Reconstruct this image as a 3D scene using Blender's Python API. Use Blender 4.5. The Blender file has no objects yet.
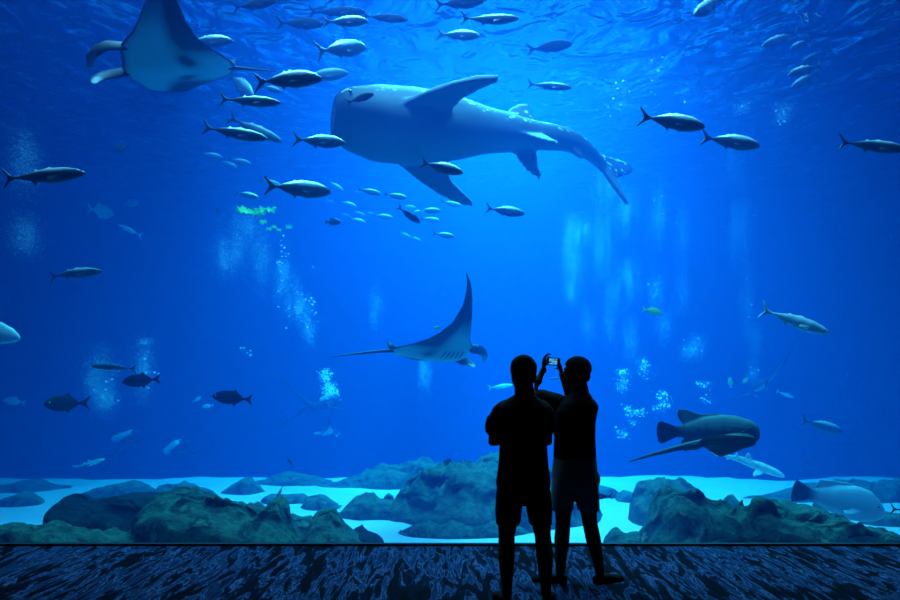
import bpy, bmesh, math, random
from mathutils import Vector, Matrix, noise

random.seed(7)
SC = bpy.context.scene
COL = SC.collection
F, HX, HY, CAMZ = 700.0, 450.0, 376.0, 1.6      # focal length in pixels, horizon row, eye height
SURF, SAND, PANE = 7.5, -0.6, 6.63              # water surface, sand level, front of the acrylic window


def P(px, py, y):
    return Vector(((px - HX) / F * y, y, CAMZ + (HY - py) / F * y))


# ---------------------------------------------------------------- materials
def mat(name):
    m = bpy.data.materials.new(name)
    m.use_nodes = True
    nt = m.node_tree
    nt.nodes.clear()
    out = nt.nodes.new('ShaderNodeOutputMaterial')
    return m, nt, out


def N(nt, kind, **kw):
    n = nt.nodes.new(kind)
    for k, v in kw.items():
        if k in n.inputs:
            n.inputs[k].default_value = v
        else:
            setattr(n, k, v)
    return n


def ramp(nt, fac, stops):
    r = nt.nodes.new('ShaderNodeValToRGB')
    el = r.color_ramp.elements
    while len(el) > 1:
        el.remove(el[-1])
    el[0].position = stops[0][0]
    el[0].color = (*stops[0][1], 1)
    for p, c in stops[1:]:
        e = el.new(p)
        e.color = (*c, 1)
    if fac is not None:
        nt.links.new(fac, r.inputs['Fac'])
    return r.outputs['Color']


def principled(nt, out, rough=0.6, metallic=0.0, spec=0.4):
    b = N(nt, 'ShaderNodeBsdfPrincipled', Roughness=rough, Metallic=metallic)
    b.inputs['Specular IOR Level'].default_value = spec
    nt.links.new(b.outputs[0], out.inputs['Surface'])
    return b


def plain(name, col, rough=0.6, metallic=0.0, spec=0.4, var=0.12, scale=8.0):
    m, nt, out = mat(name)
    b = principled(nt, out, rough, metallic, spec)
    tc = N(nt, 'ShaderNodeTexCoord')
    nz = N(nt, 'ShaderNodeTexNoise', Scale=scale, Detail=4.0)
    nt.links.new(tc.outputs['Object'], nz.inputs['Vector'])
    lo = tuple(c * (1 - var) for c in col)
    hi = tuple(min(1, c * (1 + var)) for c in col)
    nt.links.new(ramp(nt, nz.outputs['Fac'], [(0.3, lo), (0.7, hi)]), b.inputs['Base Color'])
    return m


def fish_mat(name, belly, side, back, h=0.14, rough=0.35, metallic=0.25, mott=0.0):
    """skin with countershading and, on jacks, painted top light: belly / flank / back colours by height in the fish's own frame, fins darker"""
    m, nt, out = mat(name)
    b = principled(nt, out, rough, metallic, 0.5 if rough < .5 else .08)
    tc = N(nt, 'ShaderNodeTexCoord')
    sp = N(nt, 'ShaderNodeSeparateXYZ')
    nt.links.new(tc.outputs['Object'], sp.inputs[0])
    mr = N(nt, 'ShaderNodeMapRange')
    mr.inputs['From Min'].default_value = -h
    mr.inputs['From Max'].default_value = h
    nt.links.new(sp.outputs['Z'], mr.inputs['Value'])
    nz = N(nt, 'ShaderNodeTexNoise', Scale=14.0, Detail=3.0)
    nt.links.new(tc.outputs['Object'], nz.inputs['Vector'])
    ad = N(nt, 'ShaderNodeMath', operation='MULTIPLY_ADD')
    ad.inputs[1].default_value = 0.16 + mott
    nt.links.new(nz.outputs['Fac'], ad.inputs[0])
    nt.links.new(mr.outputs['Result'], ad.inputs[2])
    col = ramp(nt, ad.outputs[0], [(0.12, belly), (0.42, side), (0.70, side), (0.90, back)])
    # darker tail fin towards the rear end
    mt = N(nt, 'ShaderNodeMapRange')
    mt.inputs['From Min'].default_value = -0.33
    mt.inputs['From Max'].default_value = -0.22
    nt.links.new(sp.outputs['X'], mt.inputs['Value'])
    mx = N(nt, 'ShaderNodeMixRGB', blend_type='MIX')
    mx.inputs['Color1'].default_value = (*[c * 0.05 for c in back], 1)
    nt.links.new(mt.outputs['Result'], mx.inputs['Fac'])
    nt.links.new(col, mx.inputs['Color2'])
    nt.links.new(mx.outputs[0], b.inputs['Base Color'])
    return m


M = {}
M['jack'] = fish_mat('toplit_jack_skin', (.08, .10, .10), (.06, .085, .085), (.90, .97, .88), rough=.3)  # bright back and dark flanks: top light and shade put into the colour
M['jack_dark'] = fish_mat('dark_and_backlit_skin', (.02, .024, .024), (.010, .012, .012), (.012, .015, .015), rough=.6, metallic=0)  # black fish skin; also puts the shade of backlit jacks into the colour
M['jack_white'] = fish_mat('white_bellied_skin', (.9, .95, .93), (.03, .04, .04), (.05, .06, .06), h=.10, rough=.4, metallic=0)
M['jack_pale'] = fish_mat('pale_jack_skin', (.10, .13, .13), (.12, .16, .16), (.45, .52, .50), rough=.5, metallic=.1)  # paler jacks, light from above again painted into the back colour
M['pale'] = plain('pale_skin', (.72, .75, .72), .6, var=.2)
M['shark_pale'] = plain('sandy_shark_skin', (.75, .74, .66), .6, var=.25, scale=22)
M['tan'] = plain('tan_scales', (.55, .55, .30), .5, var=.35, scale=20)
M['yellow'] = plain('yellow_green_scales', (.55, .75, .10), .5, var=.2)
M['black_scales'] = plain('dark_scales', (.03, .04, .045), .5, var=.3)
M['grouper'] = fish_mat('grouper_skin', (.015, .02, .02), (.03, .05, .05), (.12, .17, .16), h=.19, rough=.6, metallic=0, mott=.25)
M['wrasse'] = fish_mat('humpback_fish_skin', (.30, .33, .36), (.42, .46, .5), (.5, .54, .58), h=.2, rough=.6, metallic=0, mott=.2)
M['eye'] = plain('dark_eye', (.01, .012, .015), .15, spec=.8)
M['eye_white'] = plain('eye_white', (.35, .35, .34), .3)
M['eye_light'] = plain('pale_eye', (.75, .8, .5), .25, spec=.8)
M['ray_dark'] = plain('dark_ray_skin', (.012, .015, .018), .55, var=.4, scale=5)
M['gill'] = plain('dark_gill_slit', (.015, .025, .03), .8)
M['black_cloth'] = plain('black_cotton', (.012, .012, .014), .95, spec=.1, scale=60)
M['shorts_dark'] = plain('dark_shorts_cloth', (.02, .022, .026), .95, spec=.1, scale=60)
M['shorts_grey'] = plain('grey_shorts_cloth', (.16, .17, .18), .95, spec=.1, scale=60)
M['skin'] = plain('skin_tone', (.085, .052, .038), .9, spec=.05, scale=20)
M['hair'] = plain('dark_hair', (.006, .005, .004), .9, spec=.05, scale=90, var=.5)
M['shoe'] = plain('dark_shoe', (.008, .008, .009), .95, spec=.03)
M['plastic'] = plain('dark_plastic', (.02, .02, .022), .35, spec=.6)
M['wetsuit'] = plain('wetsuit_neoprene', (.02, .025, .03), .8)
M['white_tank'] = plain('white_paint', (.85, .88, .88), .35, spec=.5, var=.05)
M['hall'] = plain('dark_hall_paint', (.02, .02, .022), .9, spec=.1)
M['frame'] = plain('black_steel_trim', (.01, .01, .012), .6)


def leaf_mat():
    m, nt, out = mat('lettuce_green')
    tc = N(nt, 'ShaderNodeTexCoord')
    nz = N(nt, 'ShaderNodeTexNoise', Scale=9.0, Detail=4.0)
    nt.links.new(tc.outputs['Object'], nz.inputs['Vector'])
    c = ramp(nt, nz.outputs['Fac'], [(.3, (.18, .65, .05)), (.7, (.5, .95, .2))])
    d = N(nt, 'ShaderNodeBsdfDiffuse')
    t = N(nt, 'ShaderNodeBsdfTranslucent')
    mx = N(nt, 'ShaderNodeMixShader', Fac=0.5)
    nt.links.new(c, d.inputs[0])
    nt.links.new(c, t.inputs[0])
    nt.links.new(d.outputs[0], mx.inputs[1])
    nt.links.new(t.outputs[0], mx.inputs[2])
    nt.links.new(mx.outputs[0], out.inputs['Surface'])
    return m


def bubble_mat():
    m, nt, out = mat('air_bubble')
    d = N(nt, 'ShaderNodeBsdfDiffuse', Color=(.9, .97, 1, 1))
    t = N(nt, 'ShaderNodeBsdfTranslucent', Color=(.9, .97, 1, 1))
    mx = N(nt, 'ShaderNodeMixShader', Fac=0.5)
    nt.links.new(d.outputs[0], mx.inputs[1])
    nt.links.new(t.outputs[0], mx.inputs[2])
    nt.links.new(mx.outputs[0], out.inputs['Surface'])
    return m


M['bubble'] = bubble_mat()
M['lettuce'] = leaf_mat()


def whale_mat():
    m, nt, out = mat('whale_shark_skin')
    b = principled(nt, out, .55, 0, .3)
    tc = N(nt, 'ShaderNodeTexCoord')
    sp = N(nt, 'ShaderNodeSeparateXYZ')
    nt.links.new(tc.outputs['Object'], sp.inputs[0])
    base = ramp(nt, None, [(0.0, (.14, .17, .18)), (0.42, (.09, .11, .12)), (0.60, (.025, .032, .036)), (1.0, (.04, .05, .055))])
    rn = base.node
    mr = N(nt, 'ShaderNodeMapRange')
    mr.inputs['From Min'].default_value = -.10
    mr.inputs['From Max'].default_value = .09
    nt.links.new(sp.outputs['Z'], mr.inputs['Value'])
    nt.links.new(mr.outputs['Result'], rn.inputs['Fac'])
    vo = N(nt, 'ShaderNodeTexVoronoi', Scale=46.0)
    nt.links.new(tc.outputs['Object'], vo.inputs['Vector'])
    dots = ramp(nt, vo.outputs['Distance'], [(0.0, (1, 1, 1)), (0.24, (1, 1, 1)), (0.32, (0, 0, 0))])
    up = N(nt, 'ShaderNodeMapRange')
    up.inputs['From Min'].default_value = -.012
    up.inputs['From Max'].default_value = .02
    nt.links.new(sp.outputs['Z'], up.inputs['Value'])
    mu = N(nt, 'ShaderNodeMath', operation='MULTIPLY')
    nt.links.new(dots, mu.inputs[0])
    nt.links.new(up.outputs['Result'], mu.inputs[1])
    mx = N(nt, 'ShaderNodeMixRGB')
    mx.inputs['Color2'].default_value = (.8, .86, .84, 1)
    nt.links.new(mu.outputs[0], mx.inputs['Fac'])
    nt.links.new(base, mx.inputs['Color1'])
    nt.links.new(mx.outputs[0], b.inputs['Base Color'])
    return m


M['whale'] = whale_mat()


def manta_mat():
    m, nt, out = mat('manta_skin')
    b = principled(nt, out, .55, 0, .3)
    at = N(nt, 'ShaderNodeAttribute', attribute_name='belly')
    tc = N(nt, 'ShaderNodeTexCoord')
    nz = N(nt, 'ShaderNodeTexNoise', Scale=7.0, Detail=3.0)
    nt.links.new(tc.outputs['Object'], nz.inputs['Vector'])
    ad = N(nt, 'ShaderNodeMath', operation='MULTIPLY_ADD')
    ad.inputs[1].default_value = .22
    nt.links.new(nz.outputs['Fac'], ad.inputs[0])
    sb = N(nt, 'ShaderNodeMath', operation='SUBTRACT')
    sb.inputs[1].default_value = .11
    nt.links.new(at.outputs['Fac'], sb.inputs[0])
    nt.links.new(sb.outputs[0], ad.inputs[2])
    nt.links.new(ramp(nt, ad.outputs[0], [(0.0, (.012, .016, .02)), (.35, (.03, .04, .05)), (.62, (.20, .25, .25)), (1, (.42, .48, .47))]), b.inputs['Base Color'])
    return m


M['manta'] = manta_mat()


def rock_mat(name, a, bcol, c, scale=2.2):
    m, nt, out = mat(name)
    b = principled(nt, out, .9, 0, .15)
    tc = N(nt, 'ShaderNodeTexCoord')
    n1 = N(nt, 'ShaderNodeTexNoise', Scale=scale, Detail=8.0, Roughness=.62)
    nt.links.new(tc.outputs['Object'], n1.inputs['Vector'])
    n2 = N(nt, 'ShaderNodeTexVoronoi', Scale=scale * 4.5)
    nt.links.new(tc.outputs['Object'], n2.inputs['Vector'])
    col = ramp(nt, n1.outputs['Fac'], [(.30, a), (.48, bcol), (.60, a), (.70, c), (.78, (.75, .8, .7))])
    mx = N(nt, 'ShaderNodeMixRGB', blend_type='MULTIPLY')
    mx.inputs['Fac'].default_value = .6
    nt.links.new(col, mx.inputs['Color1'])
    nt.links.new(ramp(nt, n2.outputs['Distance'], [(.0, (.45, .45, .45)), (.5, (1, 1, 1))]), mx.inputs['Color2'])
    nt.links.new(mx.outputs[0], b.inputs['Base Color'])
    bp = N(nt, 'ShaderNodeBump', Strength=1.0, Distance=.16)
    nt.links.new(n1.outputs['Fac'], bp.inputs['Height'])
    nt.links.new(bp.outputs[0], b.inputs['Normal'])
    return m


M['rock'] = rock_mat('algae_rock', (.025, .04, .04), (.08, .13, .09), (.20, .27, .18), 2.8)
M['rock_dark'] = rock_mat('dark_rock', (.010, .015, .018), (.018, .027, .03), (.04, .06, .06))
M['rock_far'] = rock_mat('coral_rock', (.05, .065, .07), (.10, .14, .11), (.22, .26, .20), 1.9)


def sand_mat():
    m, nt, out = mat('white_sand')
    b = principled(nt, out, .95, 0, .1)
    tc = N(nt, 'ShaderNodeTexCoord')
    nz = N(nt, 'ShaderNodeTexNoise', Scale=1.6, Detail=6.0)
    nt.links.new(tc.outputs['Object'], nz.inputs['Vector'])
    nt.links.new(ramp(nt, nz.outputs['Fac'], [(.3, (.74, .50, .58)), (.7, (.84, .57, .66))]), b.inputs['Base Color'])
    bp = N(nt, 'ShaderNodeBump', Strength=.4, Distance=.05)
    nt.links.new(nz.outputs['Fac'], bp.inputs['Height'])
    nt.links.new(bp.outputs[0], b.inputs['Normal'])
    return m


def carpet_mat():
    m, nt, out = mat('patterned_carpet')
    b = principled(nt, out, .9, 0, .04)
    tc = N(nt, 'ShaderNodeTexCoord')
    mp = N(nt, 'ShaderNodeMapping')
    mp.inputs['Scale'].default_value = (7.0, 1.15, 1)
    nt.links.new(tc.outputs['Object'], mp.inputs['Vector'])
    n1 = N(nt, 'ShaderNodeTexNoise', Scale=1.6, Detail=5.0, Roughness=.65, Distortion=1.1)
    nt.links.new(mp.outputs[0], n1.inputs['Vector'])
    n2 = N(nt, 'ShaderNodeTexNoise', Scale=1.1, Detail=2.0)
    nt.links.new(tc.outputs['Object'], n2.inputs['Vector'])
    wv = N(nt, 'ShaderNodeMath', operation='MULTIPLY_ADD')
    wv.inputs[1].default_value = .28
    nt.links.new(n2.outputs['Fac'], wv.inputs[0])
    nt.links.new(n1.outputs['Fac'], wv.inputs[2])
    c = ramp(nt, wv.outputs[0], [(.46, (.0004, .0008, .002)), (.60, (.001, .0025, .008)), (.65, (.004, .012, .036)), (.67, (.045, .10, .21)), (.69, (.004, .013, .042)), (.74, (.008, .022, .065)), (.80, (.001, .002, .006))])
    nt.links.new(c, b.inputs['Base Color'])
    pile = N(nt, 'ShaderNodeTexNoise', Scale=220.0)
    nt.links.new(tc.outputs['Object'], pile.inputs['Vector'])
    bp = N(nt, 'ShaderNodeBump', Strength=.5, Distance=.01)
    nt.links.new(pile.outputs['Fac'], bp.inputs['Height'])
    nt.links.new(bp.outputs[0], b.inputs['Normal'])
    return m


def glass_mat():
    m, nt, out = mat('clear_acrylic')
    t = N(nt, 'ShaderNodeBsdfTransparent', Color=(.97, .985, 1, 1))
    g = N(nt, 'ShaderNodeBsdfGlossy', Roughness=.02)
    mx = N(nt, 'ShaderNodeMixShader', Fac=.03)
    nt.links.new(t.outputs[0], mx.inputs[1])
    nt.links.new(g.outputs[0], mx.inputs[2])
    nt.links.new(mx.outputs[0], out.inputs['Surface'])
    return m


def water_mat():
    m, nt, out = mat('sea_water')
    s = N(nt, 'ShaderNodeVolumeScatter', Color=(.02, .22, 1, 1), Density=.06, Anisotropy=.15)
    a = N(nt, 'ShaderNodeVolumeAbsorption', Color=(.22, .83, .965, 1), Density=.36)
    ad = N(nt, 'ShaderNodeAddShader')
    nt.links.new(s.outputs[0], ad.inputs[0])
    nt.links.new(a.outputs[0], ad.inputs[1])
    nt.links.new(ad.outputs[0], out.inputs['Volume'])
    return m


def surface_mat():
    m, nt, out = mat('water_surface_ripples')
    t = N(nt, 'ShaderNodeBsdfTransparent', Color=(.97, .99, 1, 1))
    g = N(nt, 'ShaderNodeBsdfGlossy', Roughness=.03)
    tc = N(nt, 'ShaderNodeTexCoord')
    mp = N(nt, 'ShaderNodeMapping')
    mp.inputs['Scale'].default_value = (1.0, .8, 1)
    nt.links.new(tc.outputs['Object'], mp.inputs['Vector'])
    nz = N(nt, 'ShaderNodeTexNoise', Scale=1.3, Detail=2.5, Roughness=.5, Distortion=.8)
    nt.links.new(mp.outputs[0], nz.inputs['Vector'])
    bp = N(nt, 'ShaderNodeBump', Strength=1.0, Distance=.5)
    nt.links.new(nz.outputs['Fac'], bp.inputs['Height'])
    fr = N(nt, 'ShaderNodeFresnel', IOR=1.33)
    nt.links.new(bp.outputs[0], fr.inputs['Normal'])
    nt.links.new(bp.outputs[0], g.inputs['Normal'])
    mx = N(nt, 'ShaderNodeMixShader')
    nt.links.new(fr.outputs[0], mx.inputs['Fac'])
    nt.links.new(t.outputs[0], mx.inputs[1])
    nt.links.new(g.outputs[0], mx.inputs[2])
    nt.links.new(mx.outputs[0], out.inputs['Surface'])
    return m


M['sand'] = sand_mat()
M['carpet'] = carpet_mat()
M['glass'] = glass_mat()
M['water'] = water_mat()
M['surface'] = surface_mat()


def screen_mat():
    m, nt, out = mat('lit_screen')
    e = N(nt, 'ShaderNodeEmission', Strength=1.0)
    tc = N(nt, 'ShaderNodeTexCoord')
    nz = N(nt, 'ShaderNodeTexNoise', Scale=60.0, Detail=2.0)
    nt.links.new(tc.outputs['Object'], nz.inputs['Vector'])
    nt.links.new(ramp(nt, nz.outputs['Fac'], [(.35, (.02, .25, .75)), (.6, (.15, .65, 1))]), e.inputs['Color'])
    nt.links.new(e.outputs[0], out.inputs['Surface'])
    return m


M['screen'] = screen_mat()


# ---------------------------------------------------------------- mesh helpers
def link(name, me, m=None, parent=None):
    o = bpy.data.objects.new(name, me)
    COL.objects.link(o)
    if m is not None:
        me.materials.clear()
        me.materials.append(m)
    if parent is not None:
        o.parent = parent
    return o


def tag(o, label=None, cat=None, group=None, kind=None):
    for k, v in (('label', label), ('category', cat), ('group', group), ('kind', kind)):
        if v:
            o[k] = v
    return o


def to_mesh(bm, name='mesh', smooth=True):
    bmesh.ops.recalc_face_normals(bm, faces=bm.faces)
    me = bpy.data.meshes.new(name)
    bm.to_mesh(me)
    bm.free()
    if smooth:
        me.polygons.foreach_set('use_smooth', [True] * len(me.polygons))
    return me


def fuse(bm, voxel, smooth=3, name='fused'):
    """voxel-union everything in BM into one continuous skin"""
    me = to_mesh(bm, name)
    o = bpy.data.objects.new('fuse_work', me)
    COL.objects.link(o)
    r = o.modifiers.new('r', 'REMESH')
    r.mode = 'VOXEL'
    r.voxel_size = voxel
    if smooth:
        s = o.modifiers.new('s', 'SMOOTH')
        s.factor = .5
        s.iterations = smooth
    dg = bpy.context.evaluated_depsgraph_get()
    res = bpy.data.meshes.new_from_object(o.evaluated_get(dg))
    bpy.data.objects.remove(o)
    bpy.data.meshes.remove(me)
    res.name = name
    res.polygons.foreach_set('use_smooth', [True] * len(res.polygons))
    return res


def box(bm, a, b):
    a, b = Vector(a), Vector(b)
    vs = [bm.verts.new((x, y, z)) for x in (a.x, b.x) for y in (a.y, b.y) for z in (a.z, b.z)]
    for q in ((0, 1, 3, 2), (4, 6, 7, 5), (0, 4, 5, 1), (2, 3, 7, 6), (0, 2, 6, 4), (1, 5, 7, 3)):
        bm.faces.new([vs[i] for i in q])


def loft(bm, rings):
    """rings: lists of equal length, capped at both ends"""
    vr = [[bm.verts.new(p) for p in r] for r in rings]
    n = len(vr[0])
    for i in range(len(vr) - 1):
        for j in range(n):
            bm.faces.new((vr[i][j], vr[i][(j + 1) % n], vr[i + 1][(j + 1) % n], vr[i + 1][j]))
    bm.faces.new(vr[0][::-1])
    bm.faces.new(vr[-1])


def tube(bm, pts, rad, n=12, flat=None, flat_dir=None):
    """tapered limb with rounded ends through PTS; FLAT scales it along FLAT_DIR"""
    pts = [Vector(p) for p in pts]
    rings = []
    ref = Vector(flat_dir) if flat_dir is not None else None

    def ring(c, t, r):
        u = ref if ref is not None else (Vector((0, 0, 1)) if abs(t.z) < .9 else Vector((0, 1, 0)))
        a = (u - t * u.dot(t)).normalized()
        b = t.cross(a)
        fl = flat if flat is not None else 1
        return [c + a * (math.cos(k * 2 * math.pi / n) * r * fl) + b * (math.sin(k * 2 * math.pi / n) * r) for k in range(n)]

    t0 = (pts[1] - pts[0]).normalized()
    t1 = (pts[-1] - pts[-2]).normalized()
    for k in (0.15, .5, .8):
        a = math.asin(k)
        rings.append(ring(pts[0] - t0 * rad[0] * math.cos(a), t0, rad[0] * k))
    for i, p in enumerate(pts):
        if i == 0:
            t = t0
        elif i == len(pts) - 1:
            t = t1
        else:
            t = ((pts[i] - pts[i - 1]).normalized() + (pts[i + 1] - pts[i]).normalized()).normalized()
        rings.append(ring(p, t, rad[i]))
    for k in (.8, .5, .15):
        a = math.asin(k)
        rings.append(ring(pts[-1] + t1 * rad[-1] * math.cos(a), t1, rad[-1] * k))
    loft(bm, rings)


def ball(bm, c, r, seg=14, rot=None):
    r = Vector(r) if hasattr(r, '__len__') else Vector((r, r, r))
    m = Matrix.Translation(Vector(c)) @ (rot.to_4x4() if rot is not None else Matrix()) @ Matrix.Diagonal((*r, 1))
    bmesh.ops.create_uvsphere(bm, u_segments=seg, v_segments=max(6, seg - 4), radius=1, matrix=m)


def ellipse_rings(bm, data, n=24, pw=2.0):
    """stack of horizontal ellipses (cx, cy, z, rx, ry)"""
    rings = []
    for cx, cy, z, rx, ry in data:
        r = []
        for k in range(n):
            a = 2 * math.pi * k / n
            c, s = math.cos(a), math.sin(a)
            r.append(Vector((cx + rx * math.copysign(abs(c) ** (2 / pw), c), cy + ry * math.copysign(abs(s) ** (2 / pw), s), z)))
        rings.append(r)
    loft(bm, rings)


def interp(tab, t):
    if t <= tab[0][0]:
        return list(tab[0][1:])
    for a, b in zip(tab, tab[1:]):
        if t <= b[0]:
            k = (t - a[0]) / (b[0] - a[0])
            k = k * k * (3 - 2 * k) * .5 + k * .5
            return [x + (y - x) * k for x, y in zip(a[1:], b[1:])]
    return list(tab[-1][1:])


def plate(bm, outline, th, f):
    """solid plate: OUTLINE of (u, v) mapped by f(u, v, side) at +-th/2"""
    a = [bm.verts.new(f(u, v, th / 2)) for u, v in outline]
    b = [bm.verts.new(f(u, v, -th / 2)) for u, v in outline]
    n = len(a)
    bm.faces.new(a)
    bm.faces.new(b[::-1])
    for i in range(n):
        bm.faces.new((a[i], b[i], b[(i + 1) % n], a[(i + 1) % n]))


# ---------------------------------------------------------------- fish
SHAPES = {
    # t from snout, top, bottom, half width   (lengths are fractions of the whole fish, x from .5 to -.5)
    'jack': dict(prof=[(0, .012, -.02, .012), (.03, .045, -.045, .03), (.10, .085, -.075, .048), (.22, .122, -.11, .062), (.36, .132, -.128, .065),
                       (.52, .105, -.105, .052), (.66, .062, -.064, .032), (.76, .028, -.03, .018), (.82, .018, -.018, .013)],
                 tail=[(-.29, .014), (-.37, .05), (-.47, .145), (-.505, .175), (-.475, .10), (-.43, .035), (-.415, 0), (-.43, -.035), (-.475, -.10), (-.505, -.17), (-.47, -.14), (-.37, -.05), (-.29, -.014)],
                 dorsal=[(.10, .12), (.055, .142), (.03, .13), (-.02, .11), (-.04, .128), (-.075, .10), (-.20, .06), (-.26, .03), (-.24, .01), (.05, .08)],
                 anal=[(-.02, -.10), (-.045, -.155), (-.08, -.105), (-.20, -.06), (-.26, -.03), (-.24, -.01), (0, -.06)], eye=(.425, .018, .012)),
    'slim': dict(prof=[(0, .01, -.012, .01), (.04, .035, -.035, .03), (.12, .065, -.06, .045), (.26, .088, -.085, .056), (.42, .09, -.09, .056),
                       (.58, .07, -.072, .042), (.70, .042, -.044, .026), (.79, .02, -.021, .014), (.85, .014, -.014, .01)],
                 tail=[(-.33, .012), (-.40, .04), (-.47, .115), (-.505, .15), (-.48, .08), (-.445, .025), (-.435, 0), (-.445, -.025), (-.48, -.08), (-.505, -.145), (-.47, -.11), (-.40, -.04), (-.33, -.012)],
                 dorsal=[(.12, .08), (.07, .105), (.04, .09), (-.06, .07), (-.09, .09), (-.12, .06), (-.26, .03), (-.22, .01), (.05, .05)],
                 anal=[(-.08, -.07), (-.11, -.115), (-.14, -.06), (-.26, -.03), (-.22, -.01), (-.04, -.04)], eye=(.43, .014, .010)),
    'deep': dict(prof=[(0, .012, -.02, .012), (.04, .05, -.05, .03), (.12, .11, -.10, .05), (.26, .165, -.15, .06), (.40, .175, -.165, .06),
                       (.55, .135, -.135, .045), (.67, .07, -.075, .028), (.75, .032, -.034, .016), (.81, .024, -.024, .012)],
                 tail=[(-.28, .02), (-.36, .055), (-.46, .13), (-.50, .16), (-.47, .09), (-.44, .03), (-.43, 0), (-.44, -.03), (-.47, -.09), (-.50, -.15), (-.46, -.125), (-.36, -.05), (-.28, -.02)],
                 dorsal=[(.14, .15), (.0, .185), (-.06, .225), (-.10, .155), (-.22, .075), (-.26, .035), (-.2, .02), (.1, .1)],
                 anal=[(-.0, -.15), (-.06, -.205), (-.10, -.14), (-.22, -.07), (-.26, -.03), (-.2, -.02), (.02, -.1)], eye=(.40, .03, .016)),
    'grouper': dict(prof=[(0, .03, -.09, .05), (.03, .075, -.125, .085), (.10, .115, -.155, .11), (.22, .155, -.17, .12), (.36, .17, -.165, .115),
                          (.52, .155, -.14, .09), (.66, .105, -.095, .06), (.76, .066, -.062, .035), (.83, .058, -.058, .022)],
                    tail=[(-.30, .05), (-.38, .085), (-.46, .115), (-.50, .10), (-.515, .03), (-.515, -.03), (-.50, -.11), (-.46, -.125), (-.38, -.09), (-.30, -.05)],
                    dorsal=[(.16, .15), (.10, .185), (-.06, .18), (-.13, .20), (-.20, .235), (-.285, .235), (-.30, .18), (-.28, .12), (-.24, .08), (-.1, .1), (.1, .12)],
                    anal=[(-.10, -.11), (-.16, -.19), (-.24, -.21), (-.275, -.17), (-.27, -.10), (-.22, -.06), (-.1, -.06)], eye=(.40, .03, .013)),
    'bump': dict(prof=[(0, .0, -.07, .04), (.03, .05, -.10, .07), (.10, .12, -.14, .10), (.20, .18, -.165, .115), (.34, .195, -.175, .115),
                       (.52, .16, -.15, .09), (.66, .105, -.10, .055), (.76, .07, -.068, .032), (.83, .06, -.06, .02)],
                 tail=[(-.30, .055), (-.40, .10), (-.48, .125), (-.50, .05), (-.50, -.05), (-.48, -.125), (-.40, -.10), (-.30, -.055)],
                 dorsal=[(.16, .17), (.10, .21), (-.12, .195), (-.24, .18), (-.27, .10), (-.2, .06), (.1, .1)],
                 anal=[(-.06, -.13), (-.14, -.18), (-.24, -.175), (-.26, -.09), (-.18, -.05), (-.06, -.08)], eye=(.38, .03, .013)),
    'shark': dict(prof=[(0, .008, -.012, .03), (.04, .03, -.025, .06), (.12, .05, -.04, .075), (.26, .06, -.05, .07), (.40, .05, -.045, .052),
                        (.55, .034, -.032, .034), (.70, .022, -.02, .02), (.85, .013, -.013, .01), (1.0, .004, -.004, .004)],
                  tail=[(-.28, .012), (-.36, .035), (-.46, .07), (-.50, .075), (-.44, .015), (-.38, -.03), (-.33, -.035), (-.28, -.012)],
                  dorsal=[(.10, .05), (.03, .115), (.0, .12), (.0, .05), (-.08, .04), (-.11, .075), (-.13, .07), (-.13, .02), (.05, .02)],
                  anal=[(-.16, -.01), (-.19, -.05), (-.21, -.05), (-.22, -.01)], eye=(.44, .02, .008)),
    'oval': dict(prof=[(0, .02, -.02, .012), (.06, .09, -.09, .04), (.2, .19, -.18, .07), (.4, .23, -.23, .075), (.6, .17, -.17, .05), (.74, .07, -.07, .025), (.8, .05, -.05, .015)],
                 tail=[(-.27, .04), (-.40, .12), (-.50, .15), (-.47, .0), (-.50, -.15), (-.40, -.12), (-.27, -.04)],
                 dorsal=[(.14, .18), (.0, .28), (-.14, .25), (-.24, .08), (-.1, .1)], anal=[(.02, -.18), (-.1, -.27), (-.2, -.16), (-.24, -.07), (-.1, -.1)], eye=(.38, .05, .022)),
}
_cache = {}


def fish_mesh(shape, bend):
    key = (shape, round(bend, 2))
    if key in _cache:
        return _cache[key]
    S = SHAPES[shape]
    bm = bmesh.new()

    def off(x):
        return bend * (x - .05) ** 2 * (1 if x < .05 else .4)

    rings = []
    for i in range(31):
        t = i / 30
        t = t * t * .35 + t * .65
        tt = t * S['prof'][-1][0]
        top, bot, w = interp(S['prof'], tt)
        x = .5 - tt
        c, h = (top + bot) / 2, (top - bot) / 2
        rings.append([Vector((x, off(x) + w * math.sin(a) * (1 - .12 * abs(math.sin(a))), c + h * math.cos(a))) for a in [2 * math.pi * k / 20 for k in range(20)]])
    loft(bm, rings)
    th = .016
    for nm in ('tail', 'dorsal', 'anal'):
        plate(bm, S[nm], th, lambda u, v, s: Vector((u, off(u) + s, v)))
    # pectoral and pelvic fins, swept back and out from both flanks
    for sd in (-1, 1):
        if shape in ('grouper', 'bump'):
            out = [(.20, 0), (.14, .05), (.06, .10), (.0, .10), (-.01, .05), (.10, -.0)]
            plate(bm, out, .018, lambda u, v, s: Vector((u, sd * (.10 + v * .75), -.06 - v * .5 + s)))
        elif shape == 'shark':
            out = [(.28, 0), (.18, .10), (.10, .16), (.09, .12), (.14, .03), (.16, 0)]
            plate(bm, out, .016, lambda u, v, s: Vector((u, sd * (.045 + v), -.03 - v * .35 + s)))
        else:
            out = [(.22, 0), (.15, .035), (.04, .06), (.06, .03), (.17, -.01)]
            plate(bm, out, .014, lambda u, v, s: Vector((u, sd * (.048 + v * .3), -.02 - v * 1.0 + s)))
            out = [(.19, 0), (.14, .05), (.12, .045), (.15, 0)]
            plate(bm, out, .014, lambda u, v, s: Vector((u, sd * (.02 + v * .3), -.085 - v * .9 + s)))
    me = fuse(bm, .0085 if shape != 'grouper' else .008, 2, shape + '_body')
    _cache[key] = me
    return me


_eye = None


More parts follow.
